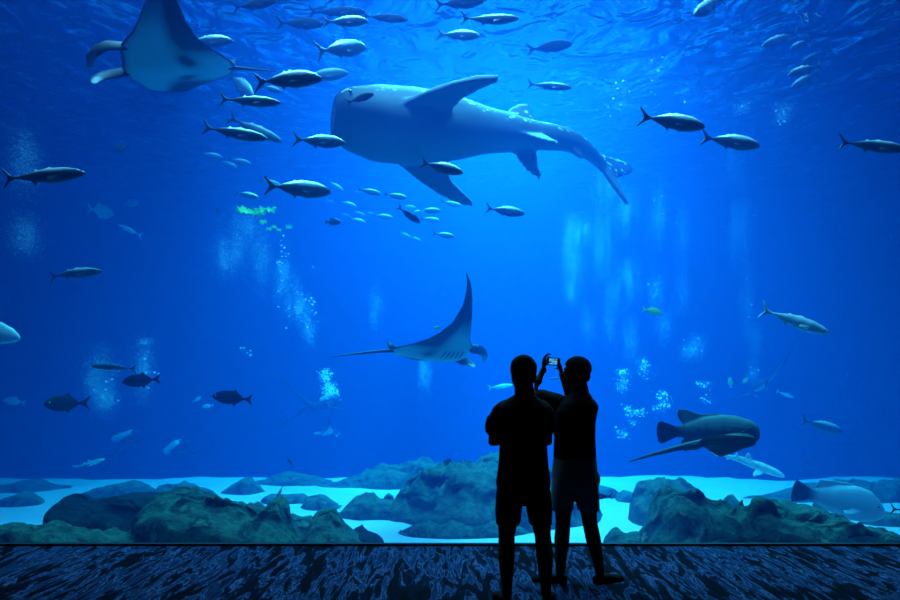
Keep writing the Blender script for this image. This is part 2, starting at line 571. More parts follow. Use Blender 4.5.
def eye_mesh():
    global _eye
    if _eye is None:
        bm = bmesh.new()
        ball(bm, (0, 0, 0), 1, 10)
        _eye = to_mesh(bm, 'eye')
    return _eye


def frame_from(head, tail, roll=0.0):
    """object matrix whose x axis runs tail -> head, length = scale, roll about that axis (degrees)"""
    v = head - tail
    L = v.length
    x = v / L
    up = Vector((0, 0, 1))
    y = up.cross(x).normalized()
    z = x.cross(y)
    R = Matrix((x, y, z)).transposed() @ Matrix.Rotation(math.radians(roll), 3, 'X')
    return Matrix.Translation((head + tail) / 2) @ R.to_4x4() @ Matrix.Diagonal((L, L, L, 1)), L


_mesh_mat = {}


def fish(name, shape, m, head, tail, d, label, cat='fish', group=None, dd=0.0, roll=0.0, bend=0.0, eyes=False, eye_m='eye'):
    """one fish from snout to tail tip (photo position plus its own distance D; DD = how much farther the head is)"""
    H, T = P(*head, d + dd / 2), P(*tail, d - dd / 2)
    mtx, L = frame_from(H, T, roll)
    key = (shape, round(bend, 2), m)
    if key not in _mesh_mat:
        me = fish_mesh(shape, bend).copy()
        me.name = name
        me.materials.clear()
        me.materials.append(M[m])
        _mesh_mat[key] = me
    o = bpy.data.objects.new(name, _mesh_mat[key])
    COL.objects.link(o)
    o.matrix_world = mtx
    tag(o, label, cat, group)
    if eyes:
        ex, ez, er = SHAPES[shape]['eye']
        w = interp(SHAPES[shape]['prof'], .5 - ex)[2]
        for sd in (-1, 1):
            ek = ('eye', eye_m)
            if ek not in _mesh_mat:
                e = eye_mesh().copy()
                e.materials.append(M[eye_m])
                _mesh_mat[ek] = e
            e = bpy.data.objects.new('eye', _mesh_mat[ek])
            COL.objects.link(e)
            e.parent = o
            e.matrix_local = Matrix.Translation((ex, sd * w * .86 + bend * (ex - .05) ** 2 * .4, ez)) @ Matrix.Diagonal((er, er * .6, er, 1))
            if eye_m == 'eye_light':
                e['label'] = 'pale shining eye'
    return o


def jack(head, tail, label, m='jack', shape='jack', d=None, group='silver jacks of the school', **kw):
    ln = math.dist(head, tail)
    d = d or min(max(450 / ln, 7.8), 22)
    return fish('jack_fish', shape, m, head, tail, d, label, 'fish', group, eyes=ln > 34, **kw)


# --- jacks of the upper left, swimming to the right
G1 = 'large jacks swimming across the upper left'
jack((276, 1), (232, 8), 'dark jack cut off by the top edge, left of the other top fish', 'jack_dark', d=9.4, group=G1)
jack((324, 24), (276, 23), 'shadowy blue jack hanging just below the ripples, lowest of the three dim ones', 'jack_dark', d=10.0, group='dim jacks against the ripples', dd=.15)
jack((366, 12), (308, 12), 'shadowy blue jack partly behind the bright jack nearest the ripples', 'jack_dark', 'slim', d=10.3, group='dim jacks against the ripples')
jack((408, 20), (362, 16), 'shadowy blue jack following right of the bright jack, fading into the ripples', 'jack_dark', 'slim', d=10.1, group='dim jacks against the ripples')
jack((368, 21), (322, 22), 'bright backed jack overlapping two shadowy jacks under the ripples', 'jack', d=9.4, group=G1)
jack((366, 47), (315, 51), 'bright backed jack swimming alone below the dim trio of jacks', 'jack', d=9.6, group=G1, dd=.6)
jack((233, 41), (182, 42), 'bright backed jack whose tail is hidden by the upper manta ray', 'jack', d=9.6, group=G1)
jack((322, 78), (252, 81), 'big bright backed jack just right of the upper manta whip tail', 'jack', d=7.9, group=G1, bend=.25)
jack((348, 73), (298, 78), 'pale jack peeking out behind the big jack beside the whip tail', 'jack_pale', d=10.4, group=G1)
jack((253, 97), (229, 74), 'pale jack diving steeply below the upper manta tail', 'jack_pale', d=10.8, group=G1, dd=-.5)
jack((282, 92), (261, 85), 'tiny faded jack under the belly of the big jack', 'jack_pale', d=10.2, group=G1)
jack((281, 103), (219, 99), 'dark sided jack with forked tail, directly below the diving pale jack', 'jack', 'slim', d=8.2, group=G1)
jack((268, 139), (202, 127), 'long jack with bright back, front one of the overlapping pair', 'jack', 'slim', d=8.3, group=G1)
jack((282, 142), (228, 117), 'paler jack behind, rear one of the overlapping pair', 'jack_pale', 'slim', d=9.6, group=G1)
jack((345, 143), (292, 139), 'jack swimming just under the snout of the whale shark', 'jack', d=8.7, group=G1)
jack((331, 192), (263, 185), 'large dark sided jack leading into the cluster of small pale jacks', 'jack', d=8.4, group=G1, dd=.4)
jack((86, 173), (2, 179), 'largest slender jack alone near the left edge, forked tail at the frame', 'jack', 'slim', d=7.8, group=G1)
jack((102, 271), (45, 276), 'curved jack with a glinting snout, alone on the left below the bubble puff', 'jack', 'slim', d=9.0, group=G1, bend=.5)
jack((525, 214), (485, 208), 'single bright backed jack below the tip of the whale shark fin', 'jack', d=10.6, group=G1)
jack((572, 88), (527, 84), 'single bright backed jack above the whale shark back', 'jack', 'slim', d=10.4, group=G1)
jack((480, 36), (436, 34), 'bright backed jack, left and lower one of the top centre pair', 'jack', d=10.2, group=G1)
jack((519, 19), (460, 20), 'bright backed jack, right and higher one of the top centre pair', 'jack', 'slim', d=9.3, group=G1, bend=-.3)
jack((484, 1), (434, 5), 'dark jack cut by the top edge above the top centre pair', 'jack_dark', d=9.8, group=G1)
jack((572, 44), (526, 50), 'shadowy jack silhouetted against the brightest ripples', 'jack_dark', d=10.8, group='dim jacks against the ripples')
jack((463, 173), (420, 162), 'grey jack swimming in front of the lowered whale shark fin', 'jack', d=8.4, group=G1, roll=8)
jack((374, 94), (346, 103), 'dark jack swimming right before the whale shark mouth', 'jack_dark', d=8.9, group=G1)

# --- the far small school (each of them a few pixels)
G2 = 'small far jacks in the middle school'
far = [
    ((223, 158), (199, 153), 'faded jack, highest of three drifting above the small dark one'),
    ((237, 168), (217, 160), 'faded jack, lowest of the trio left of the large dark sided jack'),
    ((251, 164), (227, 159), 'faded jack, rightmost of the trio left of the large dark sided jack'),
    ((259, 198), (234, 192), 'small dark sided jack just above the floating lettuce'),
    ((281, 186), (259, 179), 'small jack half hidden by the tail of the large dark sided jack'),
    ((343, 191), (326, 180), 'small pale jack angled down, closest to the snout of the large dark sided jack'),
    ((334, 203), (321, 199), 'tiny faded jack under the snout of the large dark sided jack'),
    ((357, 207), (338, 201), 'small pale jack, first one behind the tiny faded one'),
    ((381, 194), (357, 189), 'small pale jack, left one of the level upper pair'),
    ((407, 198), (383, 194), 'small pale jack, right one of the level upper pair'),
    ((366, 216), (350, 211), 'tiny pale jack, upper one of the stacked lower trio'),
    ((351, 217), (338, 213), 'tiny pale jack, left one of the stacked lower trio'),
    ((366, 223), (347, 218), 'small pale jack, lowest one of the stacked lower trio'),
    ((376, 215), (363, 212), 'tiny faded jack tailing the level small jack'),
    ((393, 218), (372, 215), 'small level jack in the centre of the cluster'),
    ((420, 223), (397, 206), 'small pale jack diving steeply at the right of the cluster'),
    ((416, 208), (400, 206), 'tiny pale jack right above the steeply diving one'),
    ((441, 211), (418, 210), 'small pale jack, upper one of the right hand pair'),
    ((425, 212), (408, 212), 'tiny pale jack tucked behind the upper right pair'),
    ((440, 221), (419, 218), 'small faded jack, lower one of the right hand pair'),
    ((411, 238), (398, 231), 'tiny jack angled down, first of two below the cluster'),
    ((421, 241), (409, 236), 'tiny jack angled down, second of two below the cluster'),
    ((455, 237), (432, 233), 'small pale jack below the cluster, lowest on the right'),
    ((461, 206), (440, 201), 'small pale jack under the lowered whale shark fin'),
    ((362, 193), (352, 191), 'speck sized pale jack above the tiny level ones'),
]
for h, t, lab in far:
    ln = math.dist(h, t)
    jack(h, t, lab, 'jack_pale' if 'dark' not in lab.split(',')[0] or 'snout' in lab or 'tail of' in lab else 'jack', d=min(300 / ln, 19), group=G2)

# --- right hand side
G3 = 'jacks on the right side of the tank'
jack((705, 127), (638, 116), 'dark jack, left one of the pair beyond the whale shark tail', 'jack', d=8.1, group=G3)
jack((760, 146), (700, 137), 'dark jack, right one of the pair beyond the whale shark tail', 'jack', d=8.6, group=G3)
jack((908, 150), (838, 142), 'dark jack cut by the right edge of the picture', 'jack', 'slim', d=8.0, group=G3)
jack((829, 333), (760, 309), 'pale silver jack angled down, alone on the right', 'pale', 'slim', d=8.2, group=G3)
jack((843, 432), (800, 420), 'dim jack above the blurred big fish at lower right', 'jack', d=11.5, group=G3)
G4 = 'slim jacks swimming left in the upper right corner'
jack((762, 46), (799, 33), 'slim jack, leftmost of the five heading left', 'jack', 'slim', d=11, group=G4, dd=-.3)
jack((790, 49), (811, 40), 'slim jack, smallest of the five heading left', 'jack', 'slim', d=11.2, group=G4, dd=-.3)
jack((802, 63), (833, 49), 'slim jack, highest of the stacked three heading left', 'jack', 'slim', d=12.2, group=G4, dd=-.3)
jack((788, 75), (822, 65), 'slim dark jack, middle of the stacked three heading left', 'jack', 'slim', d=10.2, group=G4, dd=-.3)
jack((791, 88), (819, 72), 'slim jack, lowest of the stacked three heading left', 'jack', 'slim', d=11.2, group=G4, dd=-.3)
jack((694, 15), (724, -3), 'dark jack nosing down at the top edge, beside the ripples', 'jack', 'slim', d=9.8, group=G4, dd=-.6)

# --- dark fish of the lower left
fish('jack_fish', 'slim', 'jack_white', (91, 366), (137, 369), 9.6, 'dark fish right in front of the left bubble column, above the black deep bodied one', 'fish', 'dark fish on the lower left', dd=-.35, roll=-22, eyes=True)
fish('jack_fish', 'deep', 'jack_dark', (122, 382), (161, 379), 9.4, 'deep bodied black fish with forked tail right of the left bubble column', 'fish', 'dark fish on the lower left', eyes=True)
fish('jack_fish', 'deep', 'jack_dark', (43, 404), (87, 403), 9.2, 'dark fish with a pale eye, nearest the left edge', 'fish', 'dark fish on the lower left', dd=-.6, eyes=True, eye_m='eye_light', bend=.3)
fish('jack_fish', 'deep', 'jack_dark', (212, 396), (253, 400), 9.4, 'dark fish with a pale eye beside two small pale fish', 'fish', 'dark fish on the lower left', eyes=True, eye_m='eye_light')
fish('small_fish', 'slim', 'pale', (794, 398), (776, 391), 15, 'slender pale fish under the distant manta on the right')
# --- assorted small fish
fish('small_fish', 'oval', 'black_scales', (113, 149), (129, 147), 11, 'small dark rounded fish above the pale yellowish fish')
fish('small_fish', 'oval', 'black_scales', (341, 222), (325, 222), 11, 'small dark round fish below the small jack school')
fish('small_fish', 'oval', 'black_scales', (24, 258), (31, 251), 13, 'tiny dark fish under the puff of bubbles at far left')
fish('small_fish', 'oval', 'black_scales', (218, 206), (219, 216), 13, 'tiny dark upright fish left of the floating lettuce')
fish('small_fish', 'slim', 'black_scales', (287, 457), (294, 468), 11, 'small dark fish tilted steeply above the rocks')
fish('small_fish', 'slim', 'black_scales', (276, 501), (283, 485), 11, 'thin dark fish upright in front of the bright sand')
fish('small_fish', 'slim', 'black_scales', (549, 379), (566, 378), 15, 'dim fish seen beneath the raised camera arms')
fish('small_fish', 'deep', 'yellow', (662, 313), (642, 309), 11, 'small yellow green fish below the right bubble curtain')
fish('small_fish', 'deep', 'yellow', (433, 329), (443, 327), 11.5, 'small green fish above the back of the central manta')
fish('small_fish', 'oval', 'yellow', (730, 377), (731, 388), 17, 'faint yellow fish, left one beside the distant manta')
fish('small_fish', 'oval', 'yellow', (743, 383), (749, 377), 15, 'brighter yellow fish, right one beside the distant manta')
fish('small_fish', 'deep', 'tan', (114, 214), (87, 208), 17, 'faint yellowish fish, larger one of the two pale yellow ones', dd=1)
fish('small_fish', 'oval', 'tan', (139, 203), (123, 204), 17, 'faint yellowish round fish right of the larger yellowish one')
fish('small_fish', 'slim', 'pale', (118, 225), (142, 236), 15, 'pale silvery fish angled down below the two yellowish fish')
fish('small_fish', 'deep', 'pale', (3, 400), (26, 403), 16, 'pale fish near the left edge level with the dark fish')
fish('small_fish', 'deep', 'pale', (201, 397), (193, 402), 17, 'small pale fish, upper one of two in front of the dark fish')
fish('small_fish', 'deep', 'pale', (202, 407), (214, 405), 16, 'small pale fish, lower one of two in front of the dark fish')
fish('small_fish', 'slim', 'pale', (513, 385), (488, 388), 16, 'long pale fish passing behind the neck of the left visitor')
fish('sleeper_shark', 'shark', 'shark_pale', (105, 459), (72, 468), 14, 'pale slender shark gliding above the far sand on the left', 'shark')
fish('zebra_shark', 'shark', 'shark_pale', (783, 475), (704, 447), 11.0, 'pale sandy shark with trailing tail below the grouper', 'shark', roll=15, bend=-.55)
fish('pale_fish', 'jack', 'pale', (20, 338), (-78, 318), 9.0, 'pale blue big fish head entering at the left edge', 'fish')
fish('reef_fish', 'jack', 'jack_dark', (588, 497), (613, 496), 9.5, 'fish with forked tail peeking out beside the grey shorts', 'fish')
fish('reef_fish', 'slim', 'jack_dark', (935, 512), (890, 509), 8.8, 'dark fish tail entering at the right edge above the sand', 'fish')
fish('humpback_wrasse', 'bump', 'wrasse', (884, 511), (792, 490), 9.6, 'big blurred blue grey fish resting over the right rocks', 'fish', eyes=True)
fish('grouper', 'grouper', 'grouper', (759, 430), (658, 432), 8.6, 'giant dark grouper facing right with rounded tail', 'fish', eyes=True, dd=-.25)


# ---------------------------------------------------------------- whale shark
def whale_shark():
    prof = [(0, .030, -.034, .055), (.015, .044, -.054, .074), (.05, .056, -.080, .088), (.12, .070, -.104, .100), (.22, .078, -.108, .100), (.33, .077, -.088, .084),
            (.46, .060, -.058, .056), (.60, .042, -.040, .036), (.72, .034, -.031, .029), (.80, .029, -.026, .024), (.86, .024, -.021, .018)]
    bm = bmesh.new()
    cv = lambda x: -1.9 * max(0, -.14 - max(x, -.36)) ** 2 + .55 * min(0, x + .36)     # tail swings to the far side

    def off(x):
        return Vector((x, cv(x), 0))
    rings = []
    for i in range(44):
        tt = i / 43 * .86
        top, bot, w = interp(prof, tt)
        x = .5 - tt
        o = off(x)
        c, h = (top + bot) / 2, (top - bot) / 2
        rings.append([o + Vector((0, w * math.copysign(abs(math.sin(a)) ** .8, math.sin(a)), c + h * math.copysign(abs(math.cos(a)) ** .9, math.cos(a)))) for a in [2 * math.pi * k / 36 for k in range(36)]])
    loft(bm, rings)
    # three ridges along the back
    for yy, zz in ((0, .084), (.045, .070), (-.045, .070)):
        pts = []
        for i in range(14):
            x = .30 - i * .048
            top, bot, w = interp(prof, .5 - x)
            pts.append(off(x) + Vector((0, yy * w / .1, top * (zz / .084))))
        tube(bm, pts, [.006] * 14, 8)
    fin = lambda u, v, s: off(u) + Vector((0, s, v))
    plate(bm, [(.01, .05), (-.035, .105), (-.065, .125), (-.095, .128), (-.095, .10), (-.10, .05), (-.06, .03), (.0, .03)], .016, fin)
    plate(bm, [(-.17, .03), (-.20, .06), (-.225, .065), (-.225, .02), (-.19, .01)], .013, fin)
    plate(bm, [(-.18, -.02), (-.21, -.055), (-.235, -.06), (-.235, -.015), (-.2, -.005)], .013, fin)
    plate(bm, [(-.31, .024), (-.37, .055), (-.46, .10), (-.56, .15), (-.59, .145), (-.55, .095), (-.47, .03), (-.42, -.01), (-.42, -.05), (-.435, -.105), (-.43, -.12), (-.40, -.10), (-.35, -.05), (-.31, -.022)], .014, fin)
    for sd in (1, -1):
        # pectoral: long swept sickle
        out = [(.36, 0), (.30, .042), (.24, .085), (.18, .12), (.12, .145), (.065, .155), (.066, .142), (.105, .112), (.145, .08), (.165, .045), (.17, 0)]
        plate(bm, out, .018, lambda u, v, s: Vector((u + (.035 if sd > 0 else 0), sd * (.062 + v * .88), (-.052 - v * .22 - .5 * v * v if sd < 0 else -.045 + v * .12) + s)))
        out = [(-.02, 0), (-.06, .05), (-.10, .075), (-.115, .07), (-.10, .03), (-.10, 0)]
        plate(bm, out, .013, lambda u, v, s: off(u) + Vector((0, sd * (.035 + v * .45), -.035 - v * .9 + s)))
    me = fuse(bm, .0052, 3, 'whale_shark')
    o = link('whale_shark', me, M['whale'])
    H, T = P(333, 115, 9.9), P(656, 148, 11.6)
    mtx, L = frame_from(H, T, 0)
    o.matrix_world, _ = frame_from(H, T, 30)
    tag(o, 'huge spotted whale shark swimming left with one fin raised', 'whale shark')
    for sd in (1, -1):
        e = link('eye', eye_mesh().copy(), M['eye'], o)
        e.matrix_local = Matrix.Translation((.468, sd * .086, -.008)) @ Matrix.Diagonal((.005, .004, .005, 1))
    return o


whale_shark()


# ---------------------------------------------------------------- rays
def ray_mesh(le, te, span, phi_r, phi_l, thick, whip, whip_r, belly=True, horns=True, droop=0.0, dorsal=True, blotch=1.0, hs=1.0, soft=0):
    """le / te: leading and trailing edge against span fraction; phi: wing raise in degrees (right = -y, left = +y)"""
    bm = bmesh.new()
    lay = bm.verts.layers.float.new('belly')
    nv, nu = 56, 26

    b0, b1 = (.0, .95) if soft else (.10, .55)

    def section(v):
        a = abs(v)
        phi = math.radians(phi_r if v < 0 else phi_l)
        y = z = 0.0
        st = 24
        for i in range(st):
            s = a * (i + .5) / st
            k = min(1, max(0, (s - b0) / b1))
            k = k if soft else k * k * (3 - 2 * k)
            y += math.cos(phi * k) * a / st * span
            z += math.sin(phi * k) * a / st * span
        k = min(1, max(0, (a - b0) / b1))
        k = k if soft else k * k * (3 - 2 * k)
        return math.copysign(y, v), z, phi * k

    def pos(u, v, side):
        a = abs(v)
        l, t = interp(le, a)[0], interp(te, a)[0]
        x = l + (t - l) * u
        y, z, ph = section(v)
        body = math.exp(-(a / .16) ** 2)
        th = thick * (math.sin(math.pi * min(1, u ** .6)) ** .8 if 0 < u < 1 else 0) * (.16 + .84 * body) * (1 - .75 * a)
        if side < 0:
            th *= .8
        n = Vector((0, -math.sin(ph) * (1 if v > 0 else -1), math.cos(ph)))
        return Vector((x, y, z)) + n * (th * side)

    grid = {}
    for i in range(nv + 1):
        v = -1 + 2 * i / nv
        for j in range(nu + 1):
            u = j / nu
            for sd in (1, -1):
                if sd == -1 and (j in (0, nu) or i in (0, nv)):
                    grid[i, j, sd] = grid[i, j, 1]
                    continue
                if j in (0, nu) or i in (0, nv):
                    p = pos(u, v, 0)
                else:
                    p = pos(u, v, sd)
                vt = bm.verts.new(p)
                a = abs(v)
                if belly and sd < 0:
                    b = 1 - min(1, max(0, (a - .30) / .28)) * .8  # outer wing underside darkened: tip markings and wing shade put into the colour
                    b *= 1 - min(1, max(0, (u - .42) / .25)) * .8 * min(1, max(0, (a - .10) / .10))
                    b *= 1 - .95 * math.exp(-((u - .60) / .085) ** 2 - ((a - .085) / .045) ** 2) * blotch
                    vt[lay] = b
                grid[i, j, sd] = vt
    for i in range(nv):
        for j in range(nu):
            for sd in (1, -1):
                q = [grid[i, j, sd], grid[i + 1, j, sd], grid[i + 1, j + 1, sd], grid[i, j + 1, sd]]
                q = list(dict.fromkeys(q))
                if len(q) > 2:
                    try:
                        bm.faces.new(q if sd > 0 else q[::-1])
                    except ValueError:
                        pass
    te0 = interp(te, 0)[0]
    pts = [Vector((te0 + .10 - i * (whip + .1) / 9, 0, droop * (i / 9) ** 1.3)) for i in range(10)]
    tube(bm, pts, [whip_r * (1 - .85 * i / 9) for i in range(10)], 10)
    if dorsal:
        plate(bm, [(te0 + .11, .0), (te0 + .05, .075), (te0 + .0, .08), (te0 + .02, .0)], .014, lambda u, v, s: Vector((u, s, v)))
    if horns:
        for sd in (1, -1):
            before = set(bm.verts)
            c = [Vector((.43 + (q[0] - .43) * hs, q[1] * sd, q[2] * hs)) for q in ((.40, .165, .0), (.52, .185, -.02), (.60, .17, -.06), (.655, .14, -.115), (.665, .115, -.165))]
            tube(bm, c, [.05, .055, .05, .042, .028], 12, flat=.28, flat_dir=(0, 1, .15))
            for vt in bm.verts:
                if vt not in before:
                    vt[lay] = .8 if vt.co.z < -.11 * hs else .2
    return bm, pos


MLE = [(0, .43), (.06, .435), (.12, .44), (.18, .40), (.28, .31), (.38, .25), (.5, .18), (.7, .08), (.88, 0), (1, -.08)]
MTE = [(0, -.50), (.06, -.47), (.12, -.39), (.18, -.29), (.28, -.15), (.38, -.08), (.5, -.03), (.7, -.02), (.88, -.05), (1, -.09)]


def manta(head, tail, d, dd, roll, phi_r, phi_l, label, span=1.15, hs=1.0, blotch=1.0, soft=0, whip=.75, droop=0.0, gills=True, le=MLE, te=MTE):
    bm, pos = ray_mesh(le, te, span, phi_r, phi_l, .12, whip, .022, droop=droop, hs=hs, blotch=blotch, soft=soft)
    me = to_mesh(bm, 'manta_ray')
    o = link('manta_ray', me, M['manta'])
    o.matrix_world, L = frame_from(P(*head, d + dd / 2), P(*tail, d - dd / 2), roll)
    tag(o, label, 'manta ray')
    if gills:
        for sd in (1, -1):
            for k in range(5):
                b = bmesh.new()
                pts = [pos(.16 + k * .062 + .025 * s * s, sd * (.05 + .095 * s), -1) + Vector((0, 0, -.002)) for s in (0, .25, .5, .75, 1)]
                tube(b, pts, [.003, .007, .009, .007, .003], 6, flat=.5, flat_dir=(0, 0, 1))
                link('gill_slit', to_mesh(b, 'gill_slit'), M['gill'], o)
        for sd in (1, -1):
            e = link('eye', eye_mesh().copy(), M['eye'], o)
            e.matrix_local = Matrix.Translation((.44, sd * .215, .0)) @ Matrix.Diagonal((.014, .012, .014, 1))
    return o


# upper left manta heads left: its near wing is on its left side (+y in its own frame)
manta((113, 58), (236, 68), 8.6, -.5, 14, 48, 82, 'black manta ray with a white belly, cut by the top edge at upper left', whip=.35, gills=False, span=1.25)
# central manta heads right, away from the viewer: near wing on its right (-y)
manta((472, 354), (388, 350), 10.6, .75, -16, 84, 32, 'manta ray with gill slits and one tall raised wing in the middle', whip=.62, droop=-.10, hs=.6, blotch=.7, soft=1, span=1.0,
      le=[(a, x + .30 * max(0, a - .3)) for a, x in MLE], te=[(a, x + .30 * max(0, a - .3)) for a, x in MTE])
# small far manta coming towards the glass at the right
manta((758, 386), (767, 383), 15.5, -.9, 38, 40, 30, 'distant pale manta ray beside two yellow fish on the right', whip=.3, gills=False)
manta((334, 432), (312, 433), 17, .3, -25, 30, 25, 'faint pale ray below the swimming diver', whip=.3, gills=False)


def stingray():
    le = [(0, .50), (.15, .49), (.35, .42), (.6, .28), (.8, .12), (1, -.05)]
    te = [(0, -.38), (.15, -.38), (.35, -.33), (.6, -.25), (.8, -.17), (1, -.08)]
    bm, pos = ray_mesh(le, te, .56, -12, -12, .15, 1.15, .075, belly=False, horns=False, droop=-.30, dorsal=False)
    for sd in (1, -1):      # pelvic fins beside the tail root
        plate(bm, [(-.30, .03), (-.42, .12), (-.52, .13), (-.50, .05), (-.42, .0)], .02, lambda u, v, s: Vector((u, sd * v, -.02 - v * .4 + s)))
    me = to_mesh(bm, 'stingray')
    o = link('stingray', me, M['ray_dark'])
    o.matrix_world, L = frame_from(P(757, 441, 8.0), P(692, 443, 8.25), -24)
    tag(o, 'black stingray with a long straight tail, hiding the lower side of the grouper', 'stingray')
    for sd in (1, -1):
        e = link('eye', eye_mesh().copy(), M['eye'], o)
        e.matrix_local = Matrix.Translation((.30, sd * .10, .115)) @ Matrix.Diagonal((.022, .02, .02, 1))


stingray()


# ---------------------------------------------------------------- lettuce thrown in as food
def lettuce(px, py, w, h, d, label, seed):
    bm = bmesh.new()
    rnd = random.Random(seed)
    sx, sz = w / F * d, h / F * d
    nx, ny = 22, 14
    g = {}
    for i in range(nx + 1):
        for j in range(ny + 1):
            u, v = -1 + 2 * i / nx, -1 + 2 * j / ny
            r = 1 - .25 * noise.noise(Vector((math.atan2(v, u) * 1.5, seed, 0)))
            x, y = u * math.sqrt(1 - v * v / 2) * r, v * math.sqrt(1 - u * u / 2) * r
            edge = max(abs(u), abs(v))
            z = +.40 * edge * noise.noise(Vector((u * 2.6, v * 2.6, seed))) + .10 * math.sin(7 * math.atan2(v, u) + seed) * edge ** 3
            for s in (0, 1):
                g[i, j, s] = bm.verts.new((x * sx / 2, y * sx * .35, z * sz + s * .006))
    for i in range(nx):
        for j in range(ny):
            bm.faces.new((g[i, j, 1], g[i + 1, j, 1], g[i + 1, j + 1, 1], g[i, j + 1, 1]))
            bm.faces.new((g[i, j, 0], g[i, j + 1, 0], g[i + 1, j + 1, 0], g[i + 1, j, 0]))
    for i in range(nx):
        bm.faces.new((g[i, 0, 0], g[i + 1, 0, 0], g[i + 1, 0, 1], g[i, 0, 1]))
        bm.faces.new((g[i, ny, 0], g[i, ny, 1], g[i + 1, ny, 1], g[i + 1, ny, 0]))
    for j in range(ny):
        bm.faces.new((g[0, j, 0], g[0, j, 1], g[0, j + 1, 1], g[0, j + 1, 0]))
        bm.faces.new((g[nx, j, 0], g[nx, j + 1, 0], g[nx, j + 1, 1], g[nx, j, 1]))
    o = link('lettuce_leaf', to_mesh(bm, 'lettuce_leaf'), M['lettuce'])
    o.location = P(px, py, d)
    o.rotation_euler = (math.radians(rnd.uniform(35, 60)), rnd.uniform(-.25, .25), rnd.uniform(-.6, .6))
    tag(o, label, 'lettuce', 'floating lettuce leaves')


for k, (x, y, w, h, lab) in enumerate([
    (245, 211, 15, 7, 'bright green lettuce leaf, leftmost of the floating big three'),
    (257, 212, 14, 8, 'bright green crumpled lettuce leaf, middle of the floating big three'),
    (269, 210, 13, 9, 'bright green lettuce leaf, rightmost of the floating big three'),
    (263, 222, 7, 6, 'small green lettuce scrap right beneath the big three leaves'),
    (269, 229, 5, 5, 'tiny lettuce scrap, left one of the low trio'),
    (274, 227, 5, 5, 'tiny lettuce scrap, middle one of the low trio'),
    (279, 230, 5, 4, 'tiny lettuce scrap, right one of the low trio'),
    (289, 227, 6, 5, 'small lettuce scrap drifting apart on the right')]):
    lettuce(x, y, w * 1.1, h * 1.5, 12 + .3 * k, lab, k * 3.7 + 1)


# ---------------------------------------------------------------- bubbles
def bubbles(label, d, blobs, n, rmin=None, rmax=.009, big=0, depth=.35, seed=1, cat='bubbles'):
    """BLOBS: soft (px, py, half width, half height) puffs that N air bubbles fill"""
    rnd = random.Random(seed)
    if rmin is None:
        n, rmin, rmax = int(n * 4.5), .002, .0055
    verts, faces = [], []
    T = [(1, 0, 0), (-1, 0, 0), (0, 1, 0), (0, -1, 0), (0, 0, 1), (0, 0, -1)]
    Fc = [(0, 2, 4), (2, 1, 4), (1, 3, 4), (3, 0, 4), (2, 0, 5), (1, 2, 5), (3, 1, 5), (0, 3, 5)]
    wt = [b[2] * b[3] for b in blobs]
    c0 = P(blobs[0][0], blobs[0][1], d)
    for i in range(n + big):
        b = rnd.choices(blobs, wt)[0]
        while True:
            u, v = rnd.gauss(0, .48), rnd.gauss(0, .48)
            if abs(v) < 1.25 and abs(u) < 1.25 and noise.noise(Vector((u * 3.2 + b[0], v * .8, seed * 3.1))) + .6 > rnd.random():
                break
        p = P(b[0] + u * b[2], b[1] + v * b[3], d) + Vector((0, rnd.gauss(0, depth * .4), 0)) - c0
        if i < n:
            r = rmin + (rmax - rmin) * rnd.random() ** 3
        else:
            r = rnd.uniform(.014, .03)
        sq = rnd.uniform(.55, 1)
        k = len(verts)
        verts += [(p.x + t[0] * r, p.y + t[1] * r, p.z + t[2] * r * sq) for t in T]
        faces += [tuple(k + q for q in f) for f in Fc]
    me = bpy.data.meshes.new('bubbles')
    me.from_pydata(verts, [], faces)
    o = link('bubbles', me, M['bubble'])
    o.location = c0
    tag(o, label, cat, None, 'stuff')
    return o


bubbles('puff of tiny bubbles at the far left, round and bright', 10.5, [(25, 236, 15, 22), (24, 160, 16, 36)], 1700, seed=2)
bubbles('column of bubbles behind the dark fish with a lit belly', 11.5, [(100, 380, 15, 32), (106, 400, 12, 16)], 1500, big=6, seed=3)
bubbles('narrow bubble column above the deep bodied black fish', 11.5, [(144, 370, 9, 30), (145, 342, 7, 4)], 800, big=5, seed=4)
bubbles('wide slanting veil of bubbles below the floating lettuce', 12.6, [(246, 225, 16, 22), (234, 250, 22, 28), (262, 260, 12, 34), (222, 262, 14, 18)], 2200, seed=5)
bubbles('bright bubble burst right of the slanting veil', 14, [(287, 286, 13, 22), (297, 310, 14, 20), (309, 330, 8, 16), (283, 268, 8, 10)], 2000, big=24, seed=6)
bubbles('bubbles blown upward by the swimming diver', 13.6, [(325, 376, 6, 8), (328, 388, 5, 8), (331, 391, 9, 8)], 700, .006, .014, big=40, seed=7)
bubbles('faint bubble wisp left of the central manta wing', 17, [(376, 308, 8, 24)], 500, seed=8)
bubbles('faint bubble wisp hanging under the central manta', 15, [(424, 372, 8, 22)], 500, seed=9)
bubbles('curtain of bubbles, leftmost streak right of the whale shark tail', 17, [(573, 255, 12, 40), (580, 232, 14, 18), (571, 292, 7, 14)], 3200, seed=10)
bubbles('curtain of bubbles, tall middle streak above the right visitor', 17, [(603, 240, 12, 48), (612, 300, 8, 24), (606, 185, 14, 22)], 3040, seed=11)
bubbles('curtain of bubbles, bright dense streak below the whale shark tail', 17, [(625, 212, 13, 24), (628, 282, 13, 26), (630, 340, 8, 26)], 3360, seed=12)
bubbles('curtain of bubbles, thin streak through the small yellow green fish', 16.5, [(658, 215, 9, 36), (656, 290, 8, 24), (664, 325, 9, 20)], 2080, big=14, seed=13)
bubbles('curtain of bubbles, faint streak left of the widest one', 17, [(682, 235, 8, 34), (682, 292, 9, 28)], 1280, seed=14)
